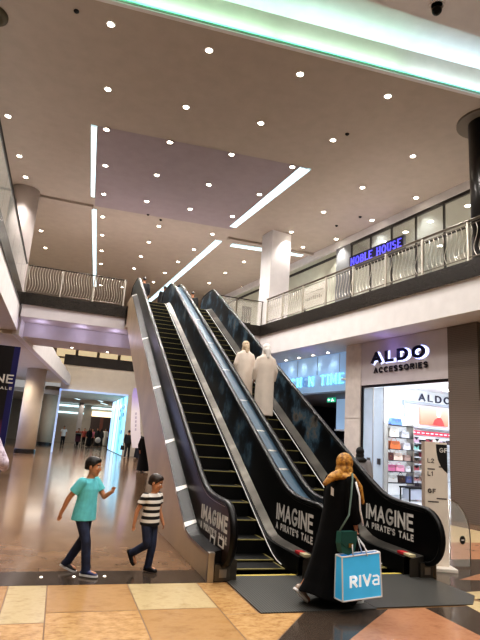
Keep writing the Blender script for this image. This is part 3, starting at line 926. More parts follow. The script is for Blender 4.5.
NV = M('navy_letters', (24, 26, 66), .35)
halo = emis('letter_halo', (214, 220, 255), 1.2)
RTm = -RT
t = thing('shop_sign', 'large navy shop name letters edged with white light above the accessory shop door', 'sign', rp(1.0, 3.75, 4.3), RZ)
letter_set(t, halo, 'ALDO', rp(1.012, 4.935, 4.30), RTm, (0, 0, 1), .40, .135, .045, 'lit_edge', depth=.01, width=2.38)
letter_set(t, NV, 'ALDO', rp(.985, 4.93, 4.33), RTm, (0, 0, 1), .37, .09, .10, depth=.03, width=2.28)
lamp('POINT', 'sign_glow', rp(.8, 3.75, 4.5), 1.5, (170, 170, 255), .5)
t = thing('shop_sign', 'small dark line of lettering below the larger lit navy shop name', 'sign', rp(1.0, 3.7, 4.02), RZ)
letter_set(t, M('dark_letters', (36, 32, 40), .4), 'ACCESSORIES', rp(1.0, 4.82, 4.02), RTm, (0, 0, 1), .18, .036, .05, depth=.02, width=2.24)

door_g = M('door_pale_glass', (186, 204, 222), .12, alpha=.72, emit=(186, 204, 222), es=.12)
for k, (u0, u1) in enumerate(((4.93, 5.39), (4.46, 4.91))):
    t = thing('glass_door', ('left leaf next to the pilaster' if k == 0 else 'right leaf next to the open doorway') + ' of the pale glass doors of the accessory shop', 'door', rp(1.1, (u0 + u1) / 2, 0), RZ)
    b = RB(); b.box(1.09, 1.11, u0, u1, .03, 3.56); b.build('glass_leaf', door_g, t)
    b = RB(); b.box(1.05, 1.15, u0 + .12, u0 + .24, 1.18, 1.36); b.build('handle', steel_d, t)
    b = RB(); b.box(1.085, 1.115, u0, u1, .0, .06); b.box(1.085, 1.115, u0, u0 + .02, .06, 3.56); b.build('rail', steel, t)

# wall shelving
lamp('AREA', 'shelf_fill', rp(3.6, 3.4, 3.2), 46, (240, 246, 255), (2.0, .8), rot=(PI / 2 - .35, 0, RZ))  # unseen area lamp added to brighten the shelf wall
shelf_d = M('shelf_dark', (40, 40, 44), .4)
t = thing('shelf_unit', 'tall narrow white wall unit with six dark shelves of handbags in the shop', 'shelf', rp(3.55, 6.4, 0), RZ)
SZ = (.54, .92, 1.30, 1.69, 2.11, 2.54)
b = RB(); b.box(2.94, 4.2, 6.54, 6.595, .1, 3.3); b.build('back_panel', M('glowing_white', (236, 240, 244), .5, emit=(236, 240, 244), es=.5), t)  # glow added to lift the shade between the shelves; the panel holds no lamp
for z in SZ:
    b = RB(); b.box(2.95, 4.16, 6.16, 6.58, z - .03, z); b.build('shelf', shelf_d, t)
for n in (2.93, 4.17):
    b = RB(); b.box(n - .015, n + .015, 6.2, 6.58, .0, 2.6); b.build('upright', steel, t)
def handbag(n, u, z, w, h, c, label, strap=True, d=.16, c2=None):
    name = 'bag_%d_%d_%d' % c
    m = M(name, c, .4)
    o = thing('handbag', label, 'bag', rp(n, u, z), RZ, 'handbags in the accessory shop')
    b = RB()
    prof = [(-.5, 0), (.5, 0), (.54, .15), (.47, .8), (.42, 1), (-.42, 1), (-.47, .8), (-.54, .15)]
    b.prism([(n + p[0] * w, z + p[1] * h) for p in prof], 1, u - d / 2, u + d / 2); b.build('body', m, o)
    b = RB(); b.prism([(n - .42 * w, z + h * .98), (n + .42 * w, z + h * .98), (n + .40 * w, z + h * .62), (n, z + h * .5), (n - .40 * w, z + h * .62)], 1, u - d / 2 - .012, u - d / 2 - .001)
    b.build('flap', M('bag_%d_%d_%d' % (c2 or tuple(int(v * .82) for v in c)), c2 or tuple(int(v * .82) for v in c), .4), o)
    if strap:
        b = MB(); b.tube([rp(n + w * .3 * cos(PI * i / 8), u, z + h * .97 + h * .42 * sin(PI * i / 8)) for i in range(9)], .011, 6); b.build('handle', m, o, True)
    b = RB(); b.box(n - .02, n + .02, u - d / 2 - .022, u - d / 2 - .012, z + h * .5, z + h * .58); b.build('clasp', M('brass', (196, 160, 90), .3, 1.0), o)
BG = [
 (3.42, 2.54, .52, .24, (96, 132, 214), 'blue handbag alone on the top shelf of the wall unit'),
 (3.30, 2.11, .42, .32, (232, 226, 218), 'white handbag on the second shelf from the top'),
 (3.85, 2.11, .36, .22, (205, 205, 212), 'pale grey handbag right of the white one on the second shelf'),
 (3.36, 1.69, .46, .28, (222, 120, 70), 'orange handbag on the third shelf from the top'),
 (3.92, 1.69, .34, .24, (226, 224, 230), 'white handbag right of the orange one on the third shelf'),
 (3.12, 1.30, .28, .26, (86, 36, 34), 'dark maroon handbag at the left of the fourth shelf'),
 (3.50, 1.30, .40, .26, (232, 208, 192), 'blush handbag in the middle of the fourth shelf'),
 (3.95, 1.30, .30, .20, (180, 150, 140), 'taupe handbag at the right of the fourth shelf'),
 (3.18, .92, .34, .22, (214, 120, 160), 'pink handbag at the left of the fifth shelf'),
 (3.60, .92, .38, .22, (232, 160, 186), 'light pink handbag at the middle of the fifth shelf'),
 (3.98, .92, .24, .20, (235, 232, 236), 'small white handbag at the right of the fifth shelf'),
 (3.25, .54, .42, .24, (228, 226, 222), 'white handbag on the lowest dark shelf at its left'),
 (3.68, .54, .30, .24, (70, 46, 44), 'dark brown handbag in the middle of the lowest shelf'),
 (4.02, .54, .24, .22, (110, 120, 170), 'slate blue handbag at the right of the lowest shelf'),
]
for n, z, w, h, c_, lab in BG: handbag(n, 6.36, z, w, h, c_, lab)
t = thing('wall_shelving', 'white low wall shelving with rows of small purses below the red strip', 'shelf', rp(5.4, 6.45, 0), RZ)
for z in (.62, .98, 1.22, 1.47, 1.72, 1.98):
    b = RB(); b.box(4.32, 6.9, 6.3, 6.58, z - .03, z); b.build('shelf', M('shelf_light', (196, 198, 204), .4), t)
b = RB(); b.box(4.3, 6.9, 6.57, 6.6, .1, 2.3); b.build('back_panel', shopw, t)
PC = [(176, 120, 120), (60, 50, 52), (200, 170, 150), (140, 60, 70), (120, 170, 160), (220, 214, 206), (90, 74, 66), (180, 150, 170)]
names_row = ['bottom', 'second lowest', 'third lowest', 'third highest', 'second highest', 'top']
for r_, z in enumerate((.62, .98, 1.22, 1.47, 1.72, 1.98)):
    for k in range(6 if r_ == 5 else 3):
        n = 4.48 + k * .36
        cc = PC[(r_ * 3 + k * 2) % 8]
        o = thing('purse', '%s purse from the left on the %s row of the white wall shelving' % (ORD[k], names_row[r_]), 'purse', rp(n, 6.42, z), RZ, 'small purses on the white wall shelving')
        m = M('bag_%d_%d_%d' % cc, cc, .4)
        b = RB(); w = .13; h = .12 + .04 * ((k + r_) % 3)
        b.prism([(n - w, z), (n + w, z), (n + w * .9, z + h), (n - w * .9, z + h)], 1, 6.36, 6.48); b.build('body', m, o)
        b = RB(); b.prism([(n - w * .9, z + h), (n + w * .9, z + h), (n, z + h * .45)], 1, 6.352, 6.36); b.build('flap', dark_f, o)
t = thing('banner_strip', 'red strip banner with pale lettering above the purses in the shop', 'banner', rp(5.4, 6.5, 2.28), RZ)
b = RB(); b.box(4.3, 6.9, 6.5, 6.54, 2.27, 2.43); b.build('panel', M('red_banner', (206, 60, 84), .5), t)
for k in range(10):
    b = RB(); b.box(4.42 + k * .24, 4.56 + k * .24, 6.49, 6.5, 2.33, 2.37); b.build('word', shopw, t)
t = thing('wall_poster', 'salmon pink poster with a pale figure on the accessory shop wall', 'poster', rp(5.6, 6.55, 2.68), RZ)
b = RB(); b.box(4.86, 6.38, 6.52, 6.58, 2.68, 3.34); b.build('board', ramp_mat('salmon', n_axis('Z', 2.68, 3.34), [(0, (240, 120, 96)), (.6, (244, 150, 132)), (1, (248, 176, 160))], rough=.5, es=.35), t)
b = RB()
b.prism([(5.5, 2.69), (5.62, 2.9), (5.78, 2.98), (5.86, 3.02), (6.0, 2.96), (6.1, 2.8), (6.14, 2.69)], 1, 6.510, 6.52, 0)
b.prism([(5.84 + .10 * cos(a * PI / 8), 3.12 + .13 * sin(a * PI / 8)) for a in range(16)], 1, 6.508, 6.52, 1)
b.prism([(5.86 + .14 * cos(a * PI / 8), 3.19 + .09 * sin(a * PI / 8)) for a in range(0, 9)], 1, 6.506, 6.52, 2)
b.build('printed_figure', [M('print_red', (214, 70, 70), .5), M('print_skin', (255, 236, 220), .5, emit=(255, 236, 220), es=.5), M('print_hair', (250, 240, 222), .5, emit=(250, 240, 222), es=.4)], t)
b = RB(); b.box(4.6, 6.6, 6.4, 6.6, 2.52, 2.6); tag(b.build('ledge_shelf', M('grey_ledge', (170, 176, 186), .4)), 'grey ledge below the salmon poster in the accessory shop', 'shelf')
b = RB(); b.box(4.0, 6.9, 6.5, 6.6, 3.42, 3.52); b.box(4.0, 4.1, 6.5, 6.6, 2.9, 3.42); struct(b.build('trim_8', M('grey_trim', (150, 158, 170), .4)))
t = thing('shop_sign', 'navy shop name lettering on the white wall inside the accessory shop', 'sign', rp(5.7, 6.55, 3.56), RZ)
letter_set(t, NV, 'ALDO', rp(4.83, 6.58, 3.56), RN, (0, 0, 1), .28, .05, .09, depth=.02, width=1.75)
t = thing('display_bench', 'low black display bench standing in the accessory shop doorway', 'bench', rp(3.5, 5.6, 0), RZ)
b = RB(); b.box(3.1, 3.9, 5.35, 5.85, .42, .47); b.build('top', dark_f, t)
for n in (3.12, 3.84):
    for u in (5.37, 5.79):
        b = RB(); b.box(n, n + .04, u, u + .04, 0, .42); b.build('leg', dark_f, t)
b = RB(); b.box(3.2, 3.8, 5.42, 5.78, .06, .40); b.build('shelf_box', M('grey_box', (170, 176, 190), .4), t)
handbag(4.62, 5.9, .0, .34, .5, (110, 56, 40), 'tall brown bag on the shop floor near the white floor totem', True, .2)
handbag(4.2, 5.95, .0, .34, .56, (52, 44, 52), 'tall dark bag on the shop floor left of the brown bag', True, .2)

# kitchen shop
kt_blue = M('kitchen_sign_panel', (170, 200, 224), .4, emit=(150, 196, 236), es=.28)
b = RB(); b.box(1.64, 1.9, 6.24, 14, 3.62, 5.09)
struct(b.build('wall_right', kt_blue))
b = RB()
for u in (7.4, 8.8, 10.2, 11.6): b.box(1.632, 1.641, u - .012, u + .012, 4.35, 5.05)
b.box(1.62, 1.66, 6.24, 14, 3.58, 3.64)
struct(b.build('trim_9', M('panel_joint', (120, 140, 160), .4)))
dk_int = M('dark_interior', (30, 32, 40), .6)
b = RB(); b.box(6.6, 6.8, 6.7, 14, 0, 3.6); b.box(1.9, 6.8, 13.9, 14.1, 0, 3.62); b.box(1.66, 6.7, 6.66, 6.72, 0, 3.6); struct(b.build('wall_shop', dk_int))
b = RB(); b.box(1.66, 6.7, 6.7, 14, 3.56, 3.62); struct(b.build('ceiling', M('shop_ceiling_grey', (130, 136, 146), .6)))
b = RB(); b.box(1.6, 2.0, 14, 22, 0, 5.09); struct(b.build('wall_right', cream))
cyan = emis('cyan_letters', (140, 228, 250), 1.15)
t = thing('shop_sign', 'glowing cyan serif letters on the pale blue kitchen shop front', 'sign', rp(1.6, 9.3, 3.92), RZ)
h_, th_, g_ = .40, .06, .15
tw = text_width('KITCHEN TIME', h_, g_ + th_) + th_
sx_ = 4.55 / tw
uu = 11.65
for ch in 'KITCHEN TIME':
    if ch != ' ':
        b = MB(); letters(b, ch, rp(1.60, uu, 3.90), RTm, (0, 0, 1), h_, th_, g_, .03, serif=True, thin=.03, sx=sx_)
        b.build('letter', emis('cyan_dim', (110, 160, 205), .5) if (ch == 'E' and uu > 9) else cyan, t)
    uu -= (GL[ch][0] * h_ + g_ + th_) * sx_
lamp('AREA', 'sign_wash', rp(1.35, 9.2, 3.6), 10, (130, 200, 255), (.2, 4.5), rot=None)
for k, u in enumerate((7.77, 8.73, 9.71, 10.68)):
    p = rp(1.35, u, 5.095)
    downlight(p.x, p.y, p.z, 'small downlight above the cyan sign, %s from the right' % ORD[k], 'downlights above the cyan sign', r=.06)
    lamp('SPOT', 'sign_downlight', (p.x, p.y, p.z - .06), 18, (225, 240, 255), .05, 120)
t = thing('exit_sign', 'small green exit sign with arrow and running figure under the cyan letters', 'sign', rp(1.95, 8.2, 3.3), RZ)
b = RB(); b.box(1.94, 1.97, 7.98, 8.5, 3.28, 3.46); b.build('panel', emis('exit_green', (30, 150, 110), 1.0), t)
b = RB()
b.prism([(8.46, 3.37), (8.38, 3.42), (8.38, 3.385), (8.3, 3.385), (8.3, 3.355), (8.38, 3.355), (8.38, 3.32)], 0, 1.93, 1.94)
b.prism([(8.2, 3.40), (8.16, 3.43), (8.13, 3.40), (8.16, 3.37)], 0, 1.93, 1.94); b.prism([(8.22, 3.37), (8.1, 3.36), (8.05, 3.31), (8.14, 3.33), (8.22, 3.30)], 0, 1.93, 1.94)
b.build('symbol', emis('exit_white', (220, 255, 240), 1.6), t)
t = thing('display_cabinet', 'pale blue hanging display cabinet inside the dark kitchen shop', 'cabinet', rp(2.9, 8.3, 2.3), RZ)
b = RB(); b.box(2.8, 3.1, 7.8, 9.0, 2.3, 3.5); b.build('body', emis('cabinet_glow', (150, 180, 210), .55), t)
b = RB(); b.box(2.76, 3.12, 7.76, 9.04, 2.24, 2.3); b.build('base_rail', shopw, t)
t = thing('kitchen_shelf', 'dark empty shelving inside the kitchen shop seen past the escalator rail', 'shelf', rp(5.6, 9.6, 0), RZ)
b = RB(); b.box(5.9, 6.0, 7.2, 12.6, 0, 3.0); b.build('back_panel', M('shelf_navy', (26, 30, 44), .5), t)
for z in (.5, 1.0, 1.5, 2.0, 2.5):
    b = RB(); b.box(5.4, 5.95, 7.2, 12.6, z - .03, z); b.build('shelf', M('shelf_slate', (52, 56, 70), .4), t)
lamp('POINT', 'kitchen_glow', rp(3.8, 9.5, 3.0), 12, (150, 180, 220), .3)

# floor totem (directory) and its upstairs twin
tot_m = M('totem_white', (226, 216, 202), .45)
tot_s = M('totem_side', (176, 160, 148), .45)
t = thing('directory_totem', 'white directory totem with black GF corner standing beside right escalator end', 'sign', (5.5, 6.8, 0))
TY = math.radians(-20)
TM = Matrix.Translation((5.5, 6.8, 0)) @ Matrix.Rotation(TY, 4, 'Z')
def TB():
    q = MB(); q.x = TM; return q
b = TB(); b.bbox(-.30, .24, -.22, .20, 0, .05, .01); b.build('base_plate', M('totem_base', (232, 226, 216), .4), t)
b = TB(); b.box(-.17, .17, -.06, .06, .05, 1.81); pn = b.build('panel', tot_m, t)
b = TB(); b.box(-.182, -.17, -.06, .06, .05, 1.81); b.build('side_panel', tot_s, t)
b = TB()
b.prism([(.17, 1.78), (.17, 1.35)] + [(.17 - .20 * (1 - (i / 8) ** 2), 1.35 + .43 * (i / 8) ** .9) for i in range(0, 9)][::1] + [(-.03, 1.78)], 1, -.066, -.06)
b = TB()
b.prism([(.0, 1.78), (.168, 1.78), (.168, 1.36), (.12, 1.40), (.07, 1.46), (.03, 1.55), (.01, 1.66)], 1, -.064, -.06); b.build('black_corner', black_m, pn)
b = TB()
R3 = TM.to_3x3()
def tl(txt, x, z, h, th, m=0): letters(b, txt, (x, -.061, z), (1, 0, 0), (0, 0, 1), h, th, .012, .004, mi=m)
letters(b, 'GF', (.05, -.065, 1.66), (1, 0, 0), (0, 0, 1), .07, .014, .010, .004, mi=1)
tl('L2', -.13, 1.50, .065, .010); tl('L1', -.13, 1.31, .065, .010); tl('GF', -.13, 1.06, .065, .014)
for x0, z0, w in ((-.13, 1.40, .11), (.04, 1.44, .10), (-.13, .93, .16), (.0, .98, .15)):
    b.box(x0, x0 + w, -.063, -.06, z0, z0 + .018)
b.build('lettering', [M('grey_print', (96, 88, 84), .5), stk_w], pn)
tt = dup(t, (1.15, 21.2, FL), 'white totem with black corner standing behind the far balcony railing')
t = thing('glass_barrier', 'low curved glass barrier with a black round sticker right of the directory totem', 'barrier', (5.95, 6.78, 0))
b = MB()
gp = [(5.72, .03), (6.12, .03), (6.13, .35)] + [(5.75 + .38 * cos(math.radians(a)), .42 + .55 * sin(math.radians(a))) for a in range(0, 91, 10)] + [(5.72, .97)]
b.prism(gp, 1, 6.795, 6.805); b.build('glass_panel', glass, t)
b = MB(); b.tube([(x, 6.8, z) for x, z in gp[1:-1]], .009, 6); b.build('edge_trim', steel, t, True)
b = MB(); b.prism([(5.98 + .05 * cos(a * PI / 10), .40 + .06 * sin(a * PI / 10)) for a in range(20)], 1, 6.788, 6.795); s_ = b.build('round_sticker', black_m, t)
b = MB(); b.box(5.955, 6.005, 6.784, 6.788, .392, .408); b.build('arrow', stk_w, s_)
b = MB(); b.lathe([(.035, 0), (.035, .04), (.02, .05), (.02, .97), (.001, .98)], (5.74, 6.8, 0), 16); b.build('post', chrome, t, True)

# ------------------------------------------------------------------ upper right shop
dk_fr = M('shop_frame_dark', (56, 52, 48), .4, .3)
b = RB()
for u in (8.9, 7.68, 6.47, 5.2, 3.9, 2.6, 1.3, 0, -1.5): b.box(3.3, 3.36, u - .035, u + .035, FL, 10.35)
b.box(3.28, 3.38, -6, 8.95, 10.27, 10.38); b.box(3.28, 3.38, -6, 8.95, FL, FL + .12); b.box(3.3, 3.35, -6, 8.95, 9.05, 9.10)
struct(b.build('window_1', dk_fr))
b = RB(); b.box(3.32, 3.33, -6, 8.9, FL, 10.3); struct(b.build('window_1', glass))
b = RB(); b.box(3.25, 3.5, -6, 22, 10.38, CZ); struct(b.build('trim_10', white))
ush = M('upper_shop_wall', (190, 188, 176), .6)
b = RB(); b.box(8.6, 8.8, -6, 9, FL, 10.4); b.box(3.4, 8.8, 8.9, 9.0, FL, 10.4); struct(b.build('wall_upper_shop', ush))
b = RB(); b.box(3.4, 8.8, -6, 9, 10.36, 10.4); struct(b.build('ceiling', ush))
for k, (n, u) in enumerate(((4.2, 7.9), (4.2, 6.6), (4.2, 5.3), (4.2, 3.6), (4.2, 2.0), (4.2, .8), (6.4, 6.8), (6.4, 4.4), (6.4, 2.2))):
    p = rp(n, u, 10.355)
    downlight(p.x, p.y, p.z, '%s ceiling lamp from the left in the %s row behind the upper shop glass' % (ORD[k if k < 6 else k - 6], 'front' if k < 6 else 'back'), 'ceiling lamps of the upper shop', r=.10)
for n, u in ((5, 6.8), (5, 3.8), (5, 1.0)):
    lamp('AREA', 'upper_shop_panel', rp(n, u, 10.25), 48, (255, 246, 232), (1.5, 1.5))
t = thing('shop_sign', 'long black board with glowing violet blue letters above the upper balcony railing', 'sign', rp(3.1, 7.2, 9.1), RZ)
b = RB(); b.box(3.08, 3.2, 5.6, 8.74, 9.08, 9.62); b.build('board', M('sign_navy', (18, 16, 44), .3), t)
letter_set(t, emis('violet_letters', (96, 92, 240), 1.1), 'NOBLE HOUSE', rp(3.08, 8.62, 9.17), RTm, (0, 0, 1), .36, .06, .11, depth=.03, serif=True, thin=.03, width=2.9)
lamp('POINT', 'sign_violet', rp(2.8, 7.2, 9.3), 4, (120, 120, 255), .3)
t = thing('shop_counter', 'brown patterned display counter behind the upper railing', 'counter', rp(4.2, 3.2, FL), RZ)
b = RB(); b.box(3.9, 4.6, 2.1, 4.3, FL, FL + 1.0); b.build('body', ramp_mat('brown_weave', n_noise(14, 3), [(.35, (74, 58, 44)), (.55, (130, 108, 84)), (.7, (92, 74, 56))], rough=.5), t)
b = RB(); b.box(3.85, 4.65, 2.05, 4.35, FL + 1.0, FL + 1.06); b.build('top', M('counter_top', (176, 160, 138), .3), t)
t = thing('display_table', 'dark display table with lit lamp behind the glass under the blue sign', 'table', rp(4.6, 7.4, FL), RZ)
b = RB(); b.box(4.2, 5.0, 6.7, 8.3, FL + .8, FL + .88); b.build('top', M('table_dark', (70, 64, 54), .4), t)
for n in (4.25, 4.9):
    for u in (6.75, 8.2):
        b = RB(); b.box(n, n + .06, u, u + .06, FL, FL + .8); b.build('leg', dk_fr, t)
t = thing('table_lamp', 'bright lamp on the display table under the blue sign', 'lamp', rp(4.6, 7.0, FL + .88), RZ)
q = rp(4.6, 7.0, FL + .88)
b = MB(); b.lathe([(.12, 0), (.12, .03), (.03, .06), (.03, .5)], q, 16); b.build('base', steel, t, True)
b = MB(); b.sphere((q.x, q.y, q.z + .68), .2, n=16); b.build('lamp_shade', emis('lamp_white', (255, 250, 236), 5), t, True)
b = RB(); b.box(3.3, 3.5, 8.95, 9.95, FL, 10.38); struct(b.build('wall_upper_pier', M('grey_pier', (132, 134, 136), .5)))
b = RB(); b.box(3.4, 3.6, 9.95, 24, FL, 10.05, 0); b.box(3.32, 3.6, 9.95, 24, 10.05, 10.14, 1); b.box(3.4, 3.6, 9.95, 24, 10.14, CZ, 0); struct(b.build('wall_upper', [M('wall_sage', (206, 208, 192), .6), dk_fr]))
t = thing('notice_board', 'white notice with dark handwriting style lines behind the railing', 'sign', rp(.35, 7.4, FL + .3), RZ)
b = RB(); b.box(.33, .36, 6.72, 8.02, FL + .30, FL + 1.06); b.build('board', M('notice_paper', (214, 208, 196), .6), t)
b = RB()
random.seed(3)
for row, (z, n_, hh) in enumerate(((FL + .80, 13, .05), (FL + .52, 9, .14))):
    for k in range(n_):
        u = 7.9 - k * 1.08 / n_
        b.box(.322, .33, u - .055 - .02 * random.random(), u, z + .02 * random.random(), z + hh * (.5 + .6 * random.random()))
b.build('print', M('notice_ink', (92, 84, 76), .6), t)
b = RB(); b.box(.34, .40, 6.70, 6.74, FL, FL + .3); b.box(.34, .40, 7.98, 8.02, FL, FL + .3); b.build('leg', steel_d, t)

# ------------------------------------------------------------------ left of the hall and the corridor
t = thing('hoarding', 'tall black promotional hoarding with blue edge and pale letters at far left', 'hoarding', (-2.9, 18, 0))
b = MB(); b.box(-4.6, -1.70, 18, 18.12, 0, 4.05); b.build('panel', ramp_mat('hoarding_art', n_axis('Z', 1.1, 2.6), [(0, (120, 40, 80)), (.25, (84, 30, 66)), (.45, (16, 12, 24)), (1, (10, 9, 16))], rough=.4), t)
b = MB(); b.box(-1.70, -1.52, 18, 18.12, 0, 4.05); b.build('edge_panel', M('hoarding_blue', (22, 22, 84), .4), t)
b = MB(); letters(b, 'IMAGINE', (-3.3, 17.995, 2.86), (1, 0, 0), (0, 0, 1), .28, .045, .05, .01, width=1.72)
letters(b, "A PIRATE'S TALE", (-3.3, 17.995, 2.66), (1, 0, 0), (0, 0, 1), .09, .018, .03, .01, width=1.72)
letters(b, 'TALE', (-2.6, 17.995, 3.3), (1, 0, 0), (0, 0, 1), .08, .016, .03, .01) if False else None
b.build('lettering', letter_m, t)
b = MB(); b.box(-4.6, -4.5, 24, 40, .4, 4.0); struct(b.build('window_2', emis('shopfront_glow', (196, 206, 255), 1.0)))
b = MB()
for y in range(24, 41, 2): b.box(-4.5, -4.44, y - .05, y + .05, 0, 4.9)
b.box(-4.6, -4.44, 24, 40, 4.0, 4.9); b.box(-4.6, -4.44, 24, 40, 0, .4); struct(b.build('trim_11', M('shopfront_frame', (150, 140, 150), .5)))
gl_m = ramp_mat('cyan_glass_glow', n_axis('Y', 36.5, 46), [(0, (150, 214, 246)), (.3, (120, 214, 250)), (.55, (206, 244, 255)), (1, (160, 200, 240))], es=1.25, rough=.2)
t = thing('lit_shopfront', 'glowing cyan glass shopfront on the right side of the far corridor', 'shopfront', (4.2, 41, 0))
b = MB(); b.box(4.14, 4.2, 36.6, 46.8, .05, 4.0); b.build('glass_wall', gl_m, t)
b = MB()
for y in (38.5, 41, 43.5): b.box(4.10, 4.14, y - .05, y + .05, 0, 4.0)
b.build('mullion', M('pale_mullion', (170, 206, 226), .4), t)
for y, z in ((37.6, 3.1), (37.6, 2.6), (37.6, 1.4), (39.6, 3.0), (39.6, 2.4)):
    b = MB(); b.box(4.11, 4.14, y - .2, y + .2, z, z + .28); b.build('pictogram', M('pictogram_blue', (70, 110, 150), .4), t)
t = thing('feather_flag', 'tall leaning white feather flag beside the escalator cladding', 'flag', (4.45, 30.5, 0))
b = MB()
L_ = []; R_ = []
for i in range(15):
    s_ = i / 14
    z = .75 + 3.35 * s_
    xc = 4.36 - .50 * s_ - .02 * sin(s_ * 6)
    w = .17 + .16 * sin(PI * min(1, s_ * .62 + .36)) - (.16 * max(0, s_ - .9) * 6)
    L_.append((xc - w, 30.5, z)); R_.append((xc + w * .7, 30.5, z))
b.strip(L_, R_); b.build('cloth', ramp_mat('flag_cloth', n_axis('Z', .8, 4.1), [(0, (226, 220, 228)), (.6, (232, 226, 232)), (.85, (176, 160, 214)), (1, (160, 150, 206))], rough=.7), t)
b = MB(); b.tube([(4.62, 30.52, 0), (4.56, 30.52, .9)] + [(p[0], 30.52, p[2]) for p in R_], .015, 6); b.build('pole', steel_d, t)
b = MB(); b.box(4.42, 4.8, 30.3, 30.7, 0, .05); b.build('base', black_m, t)
b = MB()
for k in range(5): b.box(4.10 - .02 * k, 4.18 - .02 * k, 30.485, 30.495, 1.7 + .22 * k, 1.84 + .22 * k)
b.build('print', M('flag_print', (186, 176, 196), .6), t)
# lights and shop fronts at the end of the corridor
for k, (x, y0, y1) in enumerate(((.5, 49, 52), (2.6, 49, 52), (4.6, 49, 52), (3.6, 55, 58), (5.2, 55, 58))):
    b = MB(); b.add([(x, y0, 4.24), (x + .18, y0, 4.24), (x + .18 + .9, y1, 4.24), (x + .9, y1, 4.24), (x, y0, 4.22), (x + .18, y0, 4.22), (x + .18 + .9, y1, 4.22), (x + .9, y1, 4.22)], [(0, 1, 2, 3), (4, 5, 6, 7), (0, 1, 5, 4), (1, 2, 6, 5), (2, 3, 7, 6), (3, 0, 4, 7)])
    tag(b.build('ceiling_light', ledw), 'slanting strip light, %s from the left in the %s row of the corridor ceiling' % (ORD[k if k < 3 else k - 3], 'near' if k < 3 else 'far'), 'light', 'strip lights of the corridor ceiling')
for lab, x0, x1, z0, z1, m in (('upper left', -.4, 2.4, 3.88, 4.06, ledw), ('lower left', -.4, 2.4, 3.14, 3.3, ledw), ('upper right', 3.2, 6.2, 3.86, 4.02, ledw)):
    b = MB(); b.box(x0, x1, 61.7, 61.95, z0, z1); tag(b.build('light_strip', m), '%s of the long white light strips on the end wall of the corridor' % lab, 'light', 'light strips on the corridor end wall')
b = MB(); b.box(3.3, 6.4, 61.6, 61.9, 3.0, 3.6); tag(b.build('shop_fascia', emis('warm_fascia', (250, 232, 196), 1.3)), 'warm lit fascia above the dark shop at the corridor end', 'sign')
t = thing('shop_recess', 'dark brown shop opening under the warm fascia at the corridor end', 'shopfront', (5, 61.8, 0))
b = MB(); b.box(3.3, 6.6, 61.8, 61.97, 0, 3.0); b.build('opening', M('shop_brown', (52, 36, 30), .6), t)
for x in (4.3, 5.4): 
    b = MB(); b.box(x, x + .35, 61.7, 61.8, 0, 2.9); b.build('jamb', M('wood_red', (96, 50, 36), .5), t)
b = MB(); b.box(1.7, 2.2, 58, 58.5, 0, 4.25); struct(b.build('wall_far_pier', M('pier_grey', (150, 146, 146), .5)))
for x, y, z, e in ((1.5, 52, 4.0, 170), (3.4, 58, 4.0, 170), (2.0, 41, 4.0, 60), (-1.2, 42, 4.7, 140)):  # the last, unseen, is added to light the farther cream column
    lamp('AREA', 'corridor_light', (x, y, z), e, (255, 244, 230), (3, 3))
# downlights under the galleries
k = 0
for x, y, z, lab in ((.05, 23.0, 4.95, 'left small downlight under the far bridge soffit'), (1.55, 23.1, 4.95, 'right small downlight under the far bridge soffit'), (-2.76, 19.4, 5.05, 'nearer small downlight under the left balcony soffit'), (-2.81, 20.8, 5.05, 'farther small downlight under the left balcony soffit')):
    downlight(x, y, z, lab, 'downlights under the balconies', r=.06)
    lamp('SPOT', 'soffit_downlight', (x, y, z - .06), 120, (255, 240, 220), .05, 130)
for x, y in ((-3.2, 14), (-4, 9), (-3.5, 26), (-3, 32), (-2.5, 39), (1.5, 30), (2.2, 26)):
    lamp('SPOT', 'hall_fill_spot', (x, y, 4.85), 300, (255, 240, 218), .1, 140)  # unseen spots without fittings, added to bring more light into the hall
# violet cove light washing the soffits
for u in (4, 8, 12, 16):
    p = rp(.6, u, 4.75); lamp('POINT', 'violet_cove', p, 2.6, (140, 110, 255), .25)
for x in (-1.2, .3, 1.6):
    lamp('POINT', 'violet_cove', (x, 20.9, 5.25), 6.5, (226, 218, 255), .2)
# ------------------------------------------------------------------ people
UP = Vector((0, 0, 1))
skin_b = M('skin_boy', (186, 132, 98), .5, noise=(20, .05))
skin_w = M('skin_adult', (176, 124, 92), .5, noise=(20, .05))
lip_m = M('lips', (150, 84, 70), .5)
hair_m = M('hair_black', (18, 14, 12), .5, noise=(60, .5))
brow_m = M('brow_dark', (34, 24, 18), .6)
eye_w = M('eye_white', (228, 224, 218), .2)
eye_d = M('eye_dark', (24, 16, 12), .15)

class Fig:
    def __init__(s, pos, f, H):
        s.o = Vector(pos); s.f = Vector((f[0], f[1], 0)).normalized(); s.r = Vector((s.f.y, -s.f.x, 0)); s.H = H; s.k = H / 1.75
    def w(s, p): return s.o + s.r * p[0] + s.f * p[1] + UP * p[2]
    def d(s, p): return s.r * p[0] + s.f * p[1] + UP * p[2]

